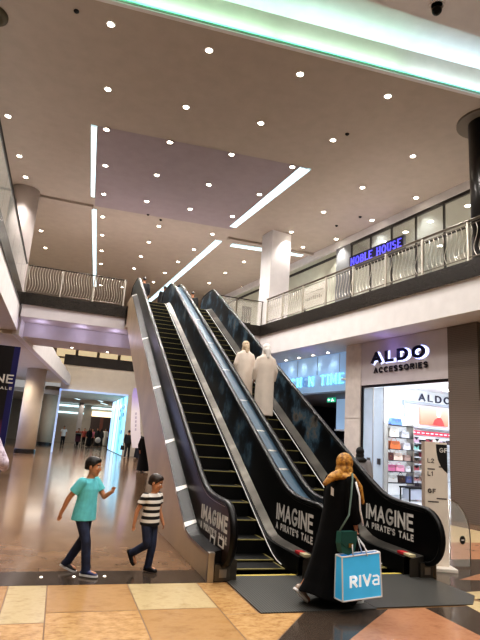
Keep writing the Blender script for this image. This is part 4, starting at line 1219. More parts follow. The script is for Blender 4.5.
def head_prims(bm, F, hc, hf, hs, hu=UP):
    hf = hf.normalized(); hr = hf.cross(hu).normalized(); hu = hr.cross(hf).normalized()
    P = lambda a, b, c: hc + hr * (a * hs) + hf * (b * hs) + hu * (c * hs)
    ell(bm, P(0, -.04, .12), (.335 * hs, .42 * hs, .375 * hs), hr, hf, hu)
    ell(bm, P(0, .10, -.12), (.27 * hs, .29 * hs, .36 * hs), hr, hf, hu)
    ell(bm, P(0, .20, -.38), (.15 * hs, .15 * hs, .12 * hs), hr, hf, hu)          # chin
    ell(bm, P(0, .31, .10), (.20 * hs, .08 * hs, .06 * hs), hr, hf, hu)           # brow ridge
    cap(bm, P(0, .36, .02), .035 * hs, P(0, .425, -.12), .055 * hs, 8)             # nose
    for q in (-1, 1):
        ell(bm, P(q * .17, .28, -.10), (.09 * hs, .08 * hs, .08 * hs), hr, hf, hu)  # cheeks
        ell(bm, P(q * .34, -.02, -.04), (.035 * hs, .08 * hs, .12 * hs), hr, hf, hu)  # ears
    return P, hr, hf, hu

def hand_prims(bm, wrist, d, thumb, sz, curl=.35, vox=.006):
    """palm, four unequal bent fingers and a side thumb; d points along the hand, thumb sideways"""
    d = Vector(d).normalized(); th = Vector(thumb); th = (th - d * th.dot(d)).normalized(); nrm = d.cross(th).normalized()
    L = sz
    w = Vector(wrist)
    for q in (-1.2, -.4, .4, 1.2):
        cap(bm, w + th * (q * .10 * L), .085 * L, w + d * (.48 * L) + th * (q * .155 * L), .078 * L, 8)
    lens = (.40, .47, .44, .34)
    for i, q in enumerate((1.25, .42, -.42, -1.25)):
        p = w + d * (.48 * L) + th * (q * .175 * L)
        a = 0.0
        dirn = (d + th * (q * .10)).normalized()
        for k in range(3):
            a += curl * (.8 + .25 * k)
            dd = (dirn * cos(a) + nrm * sin(a)).normalized()
            seg = lens[i] * L * (.45, .32, .25)[k]
            n = p + dd * seg
            cap(bm, p, .060 * L - .004 * k * L, n, .056 * L - .005 * k * L, 8)
            p = n
    p = w + d * (.12 * L) + th * (.15 * L)
    q1 = p + (th * .75 + d * .75).normalized() * (.28 * L)
    q2 = q1 + (d * .95 + th * .3 + nrm * .35).normalized() * (.22 * L)
    cap(bm, p, .085 * L, q1, .068 * L, 8); cap(bm, q1, .066 * L, q2, .052 * L, 8)

def body(F, J, root, vox, skin, hs, hf, hu=UP, face=True, hands=True, it=3, curl=(.35, .35)):
    k = F.k; bm = bmesh.new()
    W = F.w
    pz = J['pelvis']; cz = J['chest']; nz = J['neck']
    lerp = lambda a, b, t: tuple(a[i] + (b[i] - a[i]) * t for i in range(3))
    sw = abs(J['shR'][0] - J['shL'][0]) / 2
    sec = [(lerp(pz, cz, -.28), .11 * k, .085 * k), (pz, .155 * k, .112 * k), (lerp(pz, cz, .45), .128 * k, .095 * k), (cz, sw * .86, .112 * k), (lerp(cz, nz, .55), sw * .84, .085 * k), (lerp(cz, nz, .9), .075 * k, .06 * k)]
    eloft(bm, [(W(c), a, b) for c, a, b in sec], F.r, F.f)
    hc = W(J['head'])
    cap(bm, W(lerp(cz, nz, .7)), .062 * k, hc + UP * (-.25 * hs), .056 * k)
    P, hr, hff, huu = head_prims(bm, F, hc, hf, hs, hu)
    for s in 'LR':
        sh, el, wr = W(J['sh' + s]), W(J['el' + s]), W(J['wr' + s])
        cap(bm, sh, .052 * k, el, .040 * k); cap(bm, el, .041 * k, wr, .027 * k)
        hd = F.d(J['hd' + s]) if 'hd' + s in J else (wr - el)
        thd = F.d(J['th' + s]) if 'th' + s in J else F.f
        if hands: hand_prims(bm, wr, hd, thd, .105 * k, curl[0] if s == 'L' else curl[1])
        else: cap(bm, wr, .034 * k, wr + hd.normalized() * .12 * k, .028 * k)
        hp, kn, an = W(J['hp' + s]), W(J['kn' + s]), W(J['an' + s])
        cap(bm, hp, .080 * k, kn, .054 * k); cap(bm, kn, .053 * k, an, .034 * k)
        td = F.d(J['td' + s]) if 'td' + s in J else F.f
        cap(bm, an - UP * .02 * k, .034 * k, an + td.normalized() * .15 * k - UP * .035 * k, .03 * k)
    me = remesh(bm, vox, it)
    def paint(c):
        if not face: return 0
        v = c - hc
        a, b_, c_ = v.dot(hr) / hs, v.dot(hff) / hs, v.dot(huu) / hs
        if b_ > .2:
            if abs(a) < .10 and abs(c_ + .27) < .035: return 1
            if .06 < abs(a) < .22 and abs(c_ - .115) < .022: return 2
        return 0
    o = finish('body', me, [skin, lip_m, brow_m], root, paint)
    if face:
        for q in (-1, 1):
            b = MB(); b.sphere(P(q * .145, .335, .015), .052 * hs, 0, 10); b.sphere(P(q * .145, .362, .015), .032 * hs, 1, 8); b.build('eye', [eye_w, eye_d], o, True)
    return o, P, hc, (hr, hff, huu)

def hair_cap(root, P, hc, fr, hs, mat, vox, slope=(.75, .66), back=-.18):
    hr, hf, hu = fr
    bm = bmesh.new()
    ell(bm, P(0, -.05, .14), (.365 * hs, .445 * hs, .40 * hs), hr, hf, hu)
    ell(bm, P(0, .12, .30), (.27 * hs, .26 * hs, .20 * hs), hr, hf, hu)
    ell(bm, P(0, -.22, -.04), (.30 * hs, .26 * hs, .26 * hs), hr, hf, hu)
    me = remesh(bm, vox, 2)
    n1 = (hf * slope[0] - hu * slope[1]).normalized()
    o = finish('hair', me, mat, root, None, [(P(0, .30, .22), n1), (P(0, 0, back), -hu)])
    return o

def shoe(root, F, an, td, k, m_up, m_sole, pitch=0.0):
    """low shoe with a pale sole; an = ankle centre, td = toe direction"""
    td = td.normalized(); sd = td.cross(UP).normalized(); nu = sd.cross(td).normalized()
    base = an - nu * .062 * k
    b = MB()
    def ring(t, w, h, z0=0.0):
        c = base + td * t
        return [c + sd * (w * cos(a)) + nu * (z0 + h * (.5 + .5 * sin(a))) for a in [2 * PI * i / 12 for i in range(12)]]
    R = [ring(-.075 * k, .022 * k, .05 * k), ring(-.06 * k, .036 * k, .085 * k), ring(-.01 * k, .042 * k, .10 * k), ring(.06 * k, .046 * k, .07 * k), ring(.12 * k, .045 * k, .052 * k), ring(.165 * k, .032 * k, .04 * k), ring(.18 * k, .014 * k, .025 * k)]
    n = 12; vs = [p for r in R for p in r]; fs = []
    for i in range(len(R) - 1):
        for j in range(n): fs.append((i * n + j, i * n + (j + 1) % n, (i + 1) * n + (j + 1) % n, (i + 1) * n + j))
    fs.append(list(range(n))); fs.append([(len(R) - 1) * n + j for j in range(n)])
    b.add(vs, fs); o = b.build('shoe', m_up, root, True)
    b = MB()
    out = [(-.082, .024), (-.06, .04), (0, .044), (.06, .05), (.12, .049), (.17, .036), (.188, .016)]
    pts = [(t, w) for t, w in out] + [(t, -w) for t, w in out[::-1]]
    lo = [base + td * (t * k) + sd * (w * k) - nu * .010 * k for t, w in pts]; hi = [p + nu * .026 * k for p in lo]
    m_ = len(pts)
    b.add(lo + hi, [list(range(m_)), list(range(m_, 2 * m_))] + [(i, (i + 1) % m_, m_ + (i + 1) % m_, m_ + i) for i in range(m_)])
    b.build('sole', m_sole, o)
    return o

def shirt(root, F, J, mat, vox, hem, slv=.55, ex=.014, name='shirt', long=False, loose=1.0):
    k = F.k; bm = bmesh.new(); W = F.w
    pz = J['pelvis']; cz = J['chest']; nz = J['neck']
    lerp = lambda a, b, t: tuple(a[i] + (b[i] - a[i]) * t for i in range(3))
    sw = abs(J['shR'][0] - J['shL'][0]) / 2
    hemp = (pz[0], pz[1], hem)
    sec = [(hemp, .185 * k * loose + ex, .150 * k * loose + ex), (lerp(hemp, cz, .3), .175 * k * loose + ex, .138 * k * loose + ex), (lerp(hemp, cz, .6), .155 * k * loose + ex, .120 * k * loose + ex), (cz, sw * .90 + ex, .118 * k + ex), (lerp(cz, nz, .55), sw * .86 + ex, .088 * k + ex), (lerp(cz, nz, .88), .078 * k + ex * .6, .066 * k + ex * .6)]
    eloft(bm, [(W(c), a, b) for c, a, b in sec], F.r, F.f)
    for s in 'LR':
        sh, el, wr = W(J['sh' + s]), W(J['el' + s]), W(J['wr' + s])
        cap(bm, sh, .058 * k + ex, sh.lerp(el, .2), .058 * k + ex)
        if long:
            cap(bm, sh, .056 * k + ex, el, .047 * k + ex); cap(bm, el, .047 * k + ex, el.lerp(wr, .95), .040 * k + ex, flat=True)
        else: cap(bm, sh, .058 * k + ex, sh.lerp(el, slv), .056 * k + ex * 1.3, flat=True)
    me = remesh(bm, vox, 8)
    return finish(name, me, mat, root)

def trousers(root, F, J, mat, vox, ex=.012, name='trousers'):
    k = F.k; bm = bmesh.new(); W = F.w
    pz = J['pelvis']; cz = J['chest']
    lerp = lambda a, b, t: tuple(a[i] + (b[i] - a[i]) * t for i in range(3))
    eloft(bm, [(W(lerp(pz, cz, -.32)), .12 * k + ex, .095 * k + ex), (W(pz), .158 * k + ex, .116 * k + ex), (W(lerp(pz, cz, .30)), .14 * k + ex, .105 * k + ex)], F.r, F.f)
    for s in 'LR':
        hp, kn, an = W(J['hp' + s]), W(J['kn' + s]), W(J['an' + s])
        cap(bm, hp, .084 * k + ex, kn, .058 * k + ex); cap(bm, kn, .058 * k + ex, kn.lerp(an, 1.10), .050 * k + ex, flat=True)
    me = remesh(bm, vox, 3)
    return finish(name, me, mat, root)

jean = ramp_mat('blue_jeans', n_noise(9, 5), [(.3, (22, 28, 48)), (.55, (34, 44, 72)), (.75, (52, 64, 92))], rough=.75)
turq = M('turquoise_cotton', (104, 200, 210), .8, noise=(14, .10), bump=.15)
navy_shoe = M('navy_shoe', (34, 44, 92), .5)
dark_shoe = M('dark_shoe', (22, 22, 28), .5)
sole_w = M('sole_white', (226, 226, 226), .5)

# --- older boy in turquoise
F = Fig((.42, 6.72, 0), (.85, -.53), 1.32)
J = dict(pelvis=(0, 0, .68), chest=(0, .02, .95), neck=(0, .02, 1.085), head=(0, .045, 1.205),
 shR=(.148, .0, 1.03), elR=(.19, -.12, .84), wrR=(.185, -.20, .655), shL=(-.148, .02, 1.03), elL=(-.185, .14, .85), wrL=(-.15, .26, .93),
 hdL=(.05, .35, .9), thL=(.6, -.7, .2), hdR=(-.05, -.25, -1), thR=(-.2, 1, 0),
 hpR=(.072, .0, .66), knR=(.075, .11, .38), anR=(.07, .15, .075), hpL=(-.072, 0, .66), knL=(-.07, .0, .385), anL=(-.07, -.18, .095), tdL=(0, 1, -.28))
R_ = thing('person', 'boy in turquoise t-shirt and dark jeans walking right with raised hand', 'person', (.42, 6.72, 0))
hs = .228
bo, P, hc, fr = body(F, J, R_, .0055, skin_b, hs, F.d((-.12, 1, -.06)), curl=(.5, .3))
hair_cap(R_, P, hc, fr, hs, hair_m, .006)
shirt(R_, F, J, turq, .006, .60, .62, .014, loose=1.08)
trousers(R_, F, J, jean, .006)
for s in 'LR': shoe(R_, F, F.w(J['an' + s]), F.d(J.get('td' + s, (0, 1, 0))), F.k * 1.08, navy_shoe if s == 'R' else dark_shoe, sole_w)
b = MB()
b.box(-.05, .05, -.001, .001, -.003, .003)
# --- younger boy in stripes
F = Fig((1.215, 6.75, 0), (.66, -.75), 1.15)
J = dict(pelvis=(0, 0, .585), chest=(0, .015, .82), neck=(0, .02, .935), head=(0, .035, 1.045),
 shR=(.132, 0, .885), elR=(.178, -.07, .715), wrR=(.20, -.08, .545), shL=(-.132, 0, .885), elL=(-.17, .0, .71), wrL=(-.185, .07, .545),
 hdL=(-.03, .15, -1), thL=(.5, .9, 0), hdR=(.05, .0, -1), thR=(-.4, 1, 0),
 hpR=(.062, 0, .57), knR=(.065, .045, .335), anR=(.06, -.17, .21), tdR=(.0, .55, -.8), hpL=(-.062, 0, .57), knL=(-.058, .03, .315), anL=(-.05, 0, .07))
stripe_m = ramp_mat('striped_cotton', n_stripe('Z', .0745, .012), [(0, (226, 222, 216)), (.49, (226, 222, 216)), (.52, (20, 20, 22)), (1, (20, 20, 22))], rough=.8)
R_ = thing('person', 'small boy in black and white striped t-shirt with one foot lifted back', 'person', (1.215, 6.75, 0))
hs = .212
bo, P, hc, fr = body(F, J, R_, .0055, skin_b, hs, F.d((-.35, 1, -.28)), curl=(.35, .35))
hair_cap(R_, P, hc, fr, hs, M('hair_brown', (44, 30, 22), .5, noise=(60, .4)), .006)
shirt(R_, F, J, stripe_m, .006, .55, .55, .013)
trousers(R_, F, J, jean, .006)
for s in 'LR': shoe(R_, F, F.w(J['an' + s]), F.d(J.get('td' + s, (0, 1, 0))), F.k * 1.12, dark_shoe, black_m)

# --- woman in black with the blue bag
F = Fig((3.07, 5.42, 0), (.97, .22), 1.57)
abaya = M('black_abaya', (6, 6, 7), .9, noise=(12, .3), spec=.2)
J = dict(pelvis=(0, 0, .86), chest=(.0, .03, 1.16), neck=(0, .05, 1.33), head=(0, .085, 1.452),
 shR=(.165, .03, 1.27), elR=(.235, -.01, 1.00), wrR=(.215, .07, .80), shL=(-.165, .03, 1.27), elL=(-.21, .04, 1.0), wrL=(-.18, .16, .82),
 hdR=(-.02, .1, -1), thR=(-.3, 1, .1), hpR=(.085, 0, .82), knR=(.085, .10, .45), anR=(.085, .16, .075), hpL=(-.085, 0, .82), knL=(-.085, -.12, .46), anL=(-.10, -.40, .155), tdL=(0, .75, -.65))
R_ = thing('person', 'woman in black abaya and golden headscarf walking right, seen from behind', 'person', (3.07, 5.42, 0))
hs = .225
hfw = F.d((-.75, 1, -.2))
bo, P, hc, fr = body(F, J, R_, .008, skin_w, hs, hfw, curl=(.4, .75))
bm = bmesh.new(); W = F.w
def fold(c, rx, ry, z, amp, n=40, ph=0, tilt=0):
    C0 = W((c[0], c[1], z))
    return [C0 + F.r * (rx * (1 + amp * sin(7 * a + ph)) * cos(a)) + F.f * (ry * (1 + amp * sin(7 * a + ph)) * sin(a)) + UP * (tilt * max(0, -sin(a))) for a in [2 * PI * i / n for i in range(n)]]
loft(bm, [fold((0, -.08), .25, .40, .05, .06, tilt=.11), fold((0, -.065), .235, .345, .2, .05, ph=.3, tilt=.06), fold((0, -.045), .215, .275, .45, .04, ph=.6), fold((0, -.01), .20, .20, .75, .02, ph=.9), fold((0, .01), .18, .165, .98, .01), fold((0, .03), .185, .15, 1.17, 0), fold((0, .04), .165, .115, 1.28, 0), fold((0, .05), .075, .07, 1.345, 0)])
for s in 'LR':
    sh, el, wr = W(J['sh' + s]), W(J['el' + s]), W(J['wr' + s])
    cap(bm, sh, .068, el, .066); cap(bm, el, .066, el.lerp(wr, .72), .072, flat=True)
ab = finish('abaya', remesh(bm, .010, 2), abaya, R_)
# white piping down the sleeve
pp = [W((.235, .035, 1.28)), W((.285, .045, 1.14)), W((.308, .035, 1.0)), W((.30, .075, .90)), W((.285, .105, .84))]
b = MB(); b.tube(pp, .011, 6); b.build('sleeve_stripe', sole_w, ab, True)
gold = ramp_mat('golden_scarf', n_noise(22, 4), [(.3, (92, 58, 20)), (.48, (170, 118, 44)), (.6, (204, 156, 76)), (.72, (110, 70, 28))], rough=.6)
bm = bmesh.new()
hr, hf_, hu = fr
ell(bm, P(0, -.05, .08), (.44 * hs, .52 * hs, .50 * hs), hr, hf_, hu)
ell(bm, P(0, -.06, -.30), (.46 * hs, .50 * hs, .40 * hs), hr, hf_, hu)
ell(bm, W((0, .03, 1.315)), (.16, .12, .06), F.r, F.f, UP)
cap(bm, W((.05, -.05, 1.34)), .055, W((.05, -.16, 1.30)), .045); cap(bm, W((.05, -.16, 1.30)), .045, W((.04, -.24, 1.235)), .024)
cap(bm, W((.12, .08, 1.32)), .05, W((.17, .15, 1.22)), .04); cap(bm, W((.17, .15, 1.22)), .04, W((.19, .19, 1.06)), .022)
me = remesh(bm, .008, 3)
finish('headscarf', me, gold, R_, None, [(P(0, .36, .0), hf_)])
for s in 'LR': shoe(R_, F, W(J['an' + s]), F.d(J.get('td' + s, (0, 1, 0))), F.k * .95, M('shoe_taupe', (150, 132, 118), .5) if s == 'L' else black_m, sole_w)
b = MB()
# small pale emblem on the back of the sleeve
q = W((.04, -.148, 1.16)); b.add([q + F.r * -.0 + UP * .05, q + F.r * .05 + UP * .03, q + F.r * .05 - UP * .05, q + F.r * .0 - UP * .04], [(0, 1, 2, 3)])
b.build('emblem', sole_w, ab)

# blue carrier bag held by the woman
t = thing('shopping_bag', 'bright blue paper carrier bag with white lettering held by the woman in black', 'bag', (3.25, 5.12, .11))
bagb = M('bag_blue', (70, 178, 226), .45, noise=(3, .10), emit=(70, 178, 226), es=.22)  # slight glow added to brighten the blue paper
x0, x1, y0, y1, z0, z1 = 2.905, 3.37, 5.02, 5.13, .135, .56
b = MB()
vs = [(x0 + .02, y0, z0 + .0), (x1 + .03, y0 + .03, z0 + .03), (x1 + .01, y1 + .03, z0 + .03), (x0 - .0, y1 + .02, z0), (x0, y0, z1 - .01), (x1, y0 + .03, z1 + .03), (x1, y1 - .0, z1 + .03), (x0 - .01, y1, z1 - .01)]
b.add(vs, [(0, 1, 2, 3), (0, 1, 5, 4), (1, 2, 6, 5), (2, 3, 7, 6), (3, 0, 4, 7)])
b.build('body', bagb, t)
b = MB()
for i, j in ((0, 1), (0, 4), (1, 5), (4, 5), (3, 0), (3, 7), (7, 4), (5, 6), (6, 7)):
    b.tube([vs[i], vs[j]], .009, 6)
b.build('edge_trim', sole_w, t)
b = MB()
fr_r = (Vector(vs[1]) - Vector(vs[0])).normalized(); fr_u = (Vector(vs[4]) - Vector(vs[0])).normalized()
o_ = Vector(vs[0]) + fr_r * .085 + fr_u * .115
prn = M('bag_print', (236, 240, 242), .5, emit=(236, 240, 242), es=.25)  # print given a slight glow to look whiter
letter_set(t, prn, 'RIV', o_, fr_r, fr_u, .115, .026, .018, depth=.004)
letter_set(t, prn, 'a', o_ + fr_r * .278, fr_r, fr_u, .10, .017, .02, depth=.004)
hw = W(J['wrR']) + Vector((.0, -.0, -.075))
for yy in (y0 + .005, y1 - .01):
    b = MB(); b.tube([(x0 + .13, yy, z1), (x0 + .12, yy, z1 + .10), hw + Vector((-.02, 0, -.01)), hw + Vector((.02, 0, -.01)), (x0 + .26, yy, z1 + .10), (x0 + .30, yy, z1)], .007, 6); b.build('handle', sole_w, t, True)
t = thing('shoulder_bag', 'small green shoulder bag hanging at the hip of the woman in black', 'bag', W((.27, -.16, .56)))
gb = M('green_leather', (40, 92, 84), .4)
c0 = W((.275, -.16, .68)); fx = F.f
b = MB()
outl = [(-.10, .11), (.10, .11), (.11, 0), (.085, -.09), (0, -.115), (-.085, -.09), (-.11, 0)]
lo = [c0 + fx * a + UP * c_ + F.r * .0 for a, c_ in outl]; hi = [p + F.r * .075 for p in lo]; n_ = len(outl)
b.add(lo + hi, [list(range(n_)), list(range(n_, 2 * n_))] + [(i, (i + 1) % n_, n_ + (i + 1) % n_, n_ + i) for i in range(n_)]); b.build('body', gb, t)
b = MB(); fl_ = [(-.104, .115), (.104, .115), (.108, .02), (.06, -.03), (-.06, -.03), (-.108, .02)]
lo = [c0 + fx * a + UP * c_ + F.r * .0755 for a, c_ in fl_]; hi = [p + F.r * .01 for p in lo]; n_ = len(fl_)
b.add(lo + hi, [list(range(n_)), list(range(n_, 2 * n_))] + [(i, (i + 1) % n_, n_ + (i + 1) % n_, n_ + i) for i in range(n_)]); b.build('flap', M('green_leather_dark', (34, 80, 74), .4), t)
b = MB(); q = c0 + F.r * .088 + UP * -.02 + fx * .02
b.add([q + fx * -.03 + UP * -.02, q + fx * .03 + UP * -.02, q + fx * .03 + UP * .02, q + fx * -.03 + UP * .02], [(0, 1, 2, 3)]); b.build('clasp', M('brass', (196, 160, 90), .3, 1.0), t)
b = MB(); b.tube([c0 + fx * -.09 + UP * .11 + F.r * .03, W((.315, -.13, .95)), W((.27, -.06, 1.15)), W((.20, .02, 1.335)), W((.15, .06, 1.36))], .013, 6, flat=(.016, .008)); b.build('strap', M('strap_grey_green', (92, 112, 104), .5), t, True)

# --- men in white robes on the right escalator
robe_m = M('white_robe', (222, 210, 198), .8, noise=(6, .05))
def robed_man(pos, H, label, sm, tails, lean=0.0, f=(0, 1), mat=None, arms=None, skin=skin_w, vox=.013, cover=True, bag=None):
    F = Fig(pos, f, H); k = F.k
    J = dict(pelvis=(0, 0, .92 * k), chest=(0, lean * .5, 1.27 * k), neck=(0, lean, 1.47 * k), head=(0, lean + .03, 1.63 * k),
      shR=(.18 * k, lean * .8, 1.365 * k), elR=(.25 * k, .0, 1.12 * k), wrR=(.24 * k, .08, .88 * k), shL=(-.18 * k, lean * .8, 1.365 * k), elL=(-.25 * k, .0, 1.12 * k), wrL=(-.24 * k, .08, .88 * k),
      hpR=(.09 * k, 0, .88 * k), knR=(.09 * k, .01, .48 * k), anR=(.09 * k, -.01, .075 * k), hpL=(-.09 * k, 0, .88 * k), knL=(-.09 * k, .01, .48 * k), anL=(-.09 * k, -.01, .075 * k))
    R_ = thing('person', label, 'person', pos)
    hs = .235 * k
    bo, P, hc, fr = body(F, J, R_, vox * .8, skin, hs, F.f + UP * -.1)
    bm = bmesh.new(); W = F.w
    def ring(c, rx, ry, z, amp, ph=0, n=40):
        C0 = W((0, c, z * k))
        return [C0 + F.r * (k * rx * (1 + amp * sin(6 * a + ph)) * cos(a)) + F.f * (k * ry * (1 + amp * sin(6 * a + ph)) * sin(a)) for a in [2 * PI * i / n for i in range(n)]]
    loft(bm, [ring(0, .235, .20, .07, .05), ring(0, .235, .19, .35, .05, .3), ring(0, .23, .18, .7, .035, .5), ring(lean * .2, .225, .17, 1.0, .015), ring(lean * .5, .225, .155, 1.25, 0), ring(lean * .8, .20, .125, 1.41, 0), ring(lean, .09, .08, 1.50, 0)])
    for s in 'LR':
        sh, el, wr = W(J['sh' + s]), W(J['el' + s]), W(J['wr' + s])
        cap(bm, sh, .066 * k, el, .066 * k); cap(bm, el, .066 * k, el.lerp(wr, .95), .058 * k, flat=True)
    finish('robe', remesh(bm, vox, 2), mat or robe_m, R_)
    hr, hf, hu = fr
    if cover:
        bm = bmesh.new()
        ell(bm, P(0, -.03, .12), (.42 * hs, .50 * hs, .44 * hs), hr, hf, hu)
        ell(bm, P(0, -.16, -.15), (.42 * hs, .36 * hs, .42 * hs), hr, hf, hu)
        cap(bm, P(0, -.36, -.2), .30 * hs, P(0, -.52, tails), .16 * hs)
        for q in (-1, 1): cap(bm, P(q * .30, -.1, -.2), .14 * hs, P(q * .42, -.05, -.75), .10 * hs)
        finish('headcloth', remesh(bm, vox * .8, 2), sm, R_, None, [(P(0, .22, 0), hf)])
    else:
        hair_cap(R_, P, hc, fr, hs, hair_m, .012)
    for s in 'LR': shoe(R_, F, W(J['an' + s]), F.f, k, M('sandal_brown', (90, 60, 40), .5), black_m)
    return R_
ghut_w = M('white_headcloth', (230, 226, 222), .8)
ghut_t = ramp_mat('tan_headcloth', n_noise(30, 3), [(.35, (196, 172, 140)), (.5, (224, 206, 180)), (.65, (150, 116, 80))], rough=.8)
robed_man((4.36, 11.22, path(11.2, 0, 0, 6.4) * 0 + 2.132), 1.74, 'man in long white robe and white headcloth standing lower on the right escalator', ghut_w, -.95)
robed_man((3.99, 11.62, 2.345), 1.62, 'man in long white robe and tan headcloth one step higher on the right escalator', ghut_t, -.85, .03)

# --- other people
def walker(pos, H, f, label, top, legs, hair=hair_m, robe=None, vox=.03, stride=.16, scarf=None, group=None, face=False, longs=True, arms=0.0, skin=skin_w):
    F = Fig(pos, f, H); k = F.k
    st = stride * k
    J = dict(pelvis=(0, 0, .92 * k), chest=(0, .01, 1.27 * k), neck=(0, .02, 1.47 * k), head=(0, .04 * k, 1.63 * k),
      shR=(.185 * k, 0, 1.40 * k), elR=((.235 + .13 * arms) * k, -.08 * k, 1.13 * k), wrR=((.225 + .10 * arms) * k, .02 + arms * .2, (.90 + arms * .15) * k), shL=(-.185 * k, 0, 1.40 * k), elL=(-.235 * k, .04 * k, 1.13 * k), wrL=(-.22 * k, .14 * k, .90 * k),
      hpR=(.09 * k, 0, .88 * k), knR=(.09 * k, st * .6, .48 * k), anR=(.09 * k, st, .075 * k), hpL=(-.09 * k, 0, .88 * k), knL=(-.09 * k, -st * .1, .48 * k), anL=(-.09 * k, -st, .10 * k))
    R_ = thing('person', label, 'person', pos, 0, group)
    hs = .23 * k
    bo, P, hc, fr = body(F, J, R_, vox * .7, skin, hs, F.f, face=face, hands=vox < .02, it=2)
    W = F.w
    if robe:
        bm = bmesh.new()
        def ring(rx, ry, z, n=24): 
            C0 = W((0, 0, z * k)); return [C0 + F.r * (k * rx * cos(a)) + F.f * (k * ry * sin(a)) for a in [2 * PI * i / n for i in range(n)]]
        loft(bm, [ring(.27, .27, .05), ring(.24, .23, .4), ring(.205, .17, .9), ring(.215, .15, 1.25), ring(.19, .12, 1.41), ring(.08, .08, 1.5)])
        for s in 'LR':
            sh, el, wr = W(J['sh' + s]), W(J['el' + s]), W(J['wr' + s])
            cap(bm, sh, .07 * k, el, .066 * k); cap(bm, el, .066 * k, el.lerp(wr, .95), .06 * k, flat=True)
        finish('robe', remesh(bm, vox * .8, 1), robe, R_)
    else:
        shirt(R_, F, J, top, vox * .8, .84 * k, .6, .02, long=longs)
        trousers(R_, F, J, legs, vox * .8, .018)
    if scarf:
        hr, hf, hu = fr
        bm = bmesh.new()
        ell(bm, P(0, -.05, .10), (.42 * hs, .50 * hs, .46 * hs), hr, hf, hu); ell(bm, P(0, -.06, -.3), (.42 * hs, .46 * hs, .36 * hs), hr, hf, hu)
        ell(bm, W((0, 0, 1.46 * k)), (.16 * k, .13 * k, .07 * k), F.r, F.f, UP)
        finish('headscarf', remesh(bm, vox * .7, 2), scarf, R_, None, [(P(0, .28, 0), hf)])
    else:
        hair_cap(R_, P, hc, fr, hs, hair, vox * .6)
    for s in 'LR': shoe(R_, F, W(J['an' + s]), F.f, k, black_m, black_m)
    return R_
def cloth(n, c): return M('cloth_' + n, c, .8)
walker((6.35, 10.3, 0), 1.66, (.5, .86), 'person in grey top and black hood passing behind the right escalator rail', cloth('heather_grey', (128, 126, 128)), cloth('charcoal', (40, 40, 44)), scarf=cloth('black', (14, 14, 16)), vox=.014)
walker((-.97, 7.6, 0), 1.78, (.1, 1), 'man in pale lavender shirt cut off by the left edge of the photo', ramp_mat('cloth_lavender', n_noise(16, 5, .7), [(.35, (150, 130, 146)), (.5, (206, 192, 208)), (.65, (232, 222, 232))], rough=.7), cloth('stone', (150, 140, 130)), vox=.012, stride=.1, arms=1.0)
blk = cloth('black', (9, 9, 10))
walker((3.60, 23.0, 0), 1.70, (.2, -1), 'woman in long black abaya standing beside the escalator cladding', blk, blk, robe=blk, scarf=blk, vox=.02)
walker((4.35, 34.9, 0), 1.72, (.3, 1), 'person in black carrying a dark handbag, left one of two before the white flag', blk, cloth('charcoal', (40, 40, 44)), vox=.02, stride=.2)
walker((5.02, 34.6, 0), 1.66, (-.4, 1), 'person in dark clothes, right one of two near the white flag', blk, blk, robe=cloth('deep_navy', (22, 24, 34)), vox=.02)
t = thing('handbag', 'dark handbag carried low by the person in black near the white flag', 'bag', (4.02, 34.9, .45))
b = MB(); b.prism([(3.90, .45), (4.16, .45), (4.13, .72), (3.93, .72)], 1, 34.84, 34.96); b.build('body', black_m, t)
b = MB(); b.tube([(3.95, 34.9, .72), (3.98, 34.9, .86), (4.08, 34.9, .86), (4.11, 34.9, .72)], .012, 5); b.build('handle', black_m, t)
FG = 'shoppers at the far end of the corridor'
for x, y, h, f_, lab, top, lg, rb, sc_ in (
 (.45, 48.6, 1.72, (0, -1), 'far shopper in white shirt and dark trousers at the left of the corridor', cloth('white', (220, 216, 210)), blk, None, None),
 (1.75, 50.6, 1.62, (.2, -1), 'far shopper in rust brown top pushing a stroller', cloth('rust', (150, 84, 62)), cloth('charcoal', (40, 40, 44)), None, None),
 (2.35, 52.6, 1.65, (0, -1), 'far shopper in red brown top right of the stroller', cloth('brick', (130, 56, 48)), blk, None, None),
 (2.75, 51.0, 1.70, (.3, -1), 'far shopper in black robe next to the red brown top', blk, blk, blk, blk),
 (3.15, 53.4, 1.62, (0, -1), 'far shopper in dusty pink top between two black robes', cloth('dusty_pink', (186, 110, 130)), blk, None, None),
 (3.55, 52.2, 1.72, (-.3, -1), 'far shopper in black robe carrying a pale round bag', blk, blk, blk, blk),
 (4.05, 54.4, 1.66, (.2, 1), 'far shopper in charcoal robe seen behind the pale round bag', blk, blk, cloth('charcoal', (40, 40, 44)), blk),
 (4.55, 55.6, 1.74, (0, -1), 'far shopper in white robe near the cyan shopfront', blk, blk, cloth('white', (220, 216, 210)), None),
 (5.05, 56.4, 1.68, (0, 1), 'far shopper in blue shirt at the right of the corridor', cloth('steel_blue', (70, 90, 130)), blk, None, None)):
    walker((x, y, 0), h, f_, lab, top, lg, robe=rb, scarf=sc_, vox=.035, group=FG, longs=False)
t = thing('round_bag', 'pale round bag held low by the far shopper in a black robe', 'bag', (3.62, 51.6, .35))
b = MB(); b.lathe([(.02, -.06), (.24, -.05), (.27, 0), (.24, .05), (.02, .06)], (0, 0, 0), 20)
b.v = [Vector((3.62 + v.x, 51.7 + v.z, .62 + v.y)) for v in b.v]; b.build('body', cloth('white', (220, 216, 210)), t, True)
b = MB(); b.tube([(3.5, 51.7, .84), (3.56, 51.7, 1.0), (3.68, 51.7, 1.0), (3.74, 51.7, .84)], .014, 5); b.build('handle', blk, t)
t = thing('baby_stroller', 'dark baby stroller pushed by the far shopper in rust brown', 'stroller', (1.75, 49.7, 0))
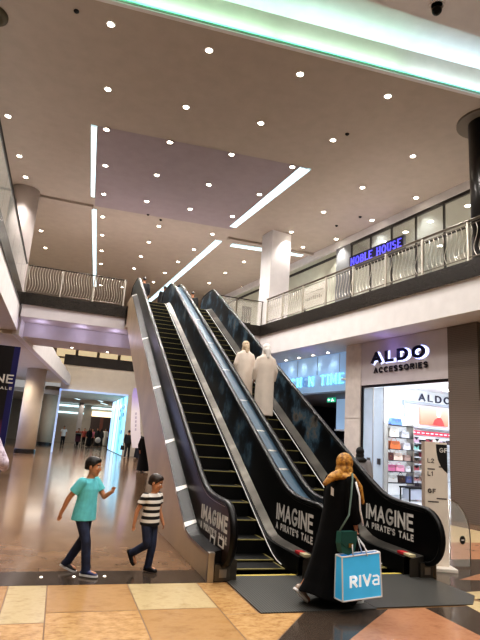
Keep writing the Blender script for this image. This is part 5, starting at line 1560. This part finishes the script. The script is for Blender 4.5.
b = MB(); b.prism([(49.45, .45), (49.95, .40), (50.1, .95), (50.0, .95), (49.88, .55), (49.45, .55)], 0, 1.52, 1.98); b.build('seat', cloth('plum', (90, 40, 50)), t)
b = MB(); b.prism([(49.7, .95), (50.1, .95), (50.06, 1.12), (49.9, 1.18), (49.76, 1.1)], 0, 1.5, 2.0); b.build('canopy', blk, t)
for x in (1.53, 1.97):
    b = MB(); b.tube([(x, 49.4, .12), (x, 49.9, .5), (x, 50.3, 1.02)], .016, 6); b.tube([(x, 50.1, .12), (x, 49.75, .45)], .016, 6); b.build('frame', steel_d, t)
    for y in (49.4, 50.1):
        b = MB(); b.prism([(y + .11 * cos(a * PI / 7), .115 + .11 * sin(a * PI / 7)) for a in range(14)], 0, x - .02, x + .02); b.build('wheel', black_m, t)
for x, y, h, f_, lab, c_ in ((2.56, 21.2, 1.62, (0, 1), 'dark figure at the top of the left escalator, leftmost of three', blk), (3.62, 22.2, 1.66, (0, 1), 'dark figure in the middle at the top of the left escalator beside the deck', blk), (4.94, 22.4, 1.66, (.2, 1), 'dark figure standing at the top of the right escalator', blk)):
    walker((x, y, FL), h, f_, lab, c_, cloth('charcoal', (40, 40, 44)), vox=.025)
# ------------------------------------------------------------------ light, world, camera
W = bpy.data.worlds.new('World'); bpy.context.scene.world = W
W.use_nodes = True
W.node_tree.nodes['Background'].inputs['Color'].default_value = (1.0, .97, .94, 1)
W.node_tree.nodes['Background'].inputs['Strength'].default_value = .33
sc = bpy.context.scene
sc.view_settings.view_transform = 'Standard'
sc.view_settings.look = 'Medium High Contrast'
sc.view_settings.exposure = 0.0
cam = bpy.data.cameras.new('Camera')
cam.sensor_width = 36; cam.lens = 518 / 640 * 36
cam.clip_end = 300
co = bpy.data.objects.new('Camera', cam); col.objects.link(co)
yaw, pitch, roll = math.radians(18.017), math.radians(12.912), math.radians(-4.067)
fw = Vector((sin(yaw) * cos(pitch), cos(yaw) * cos(pitch), sin(pitch)))
r0 = Vector((cos(yaw), -sin(yaw), 0)); u0 = r0.cross(fw)
r1 = r0 * cos(roll) - u0 * sin(roll); u1 = r0 * sin(roll) + u0 * cos(roll)
co.matrix_world = Matrix(((r1.x, u1.x, -fw.x, 0), (r1.y, u1.y, -fw.y, 0), (r1.z, u1.z, -fw.z, 1.65), (0, 0, 0, 1)))
sc.camera = co
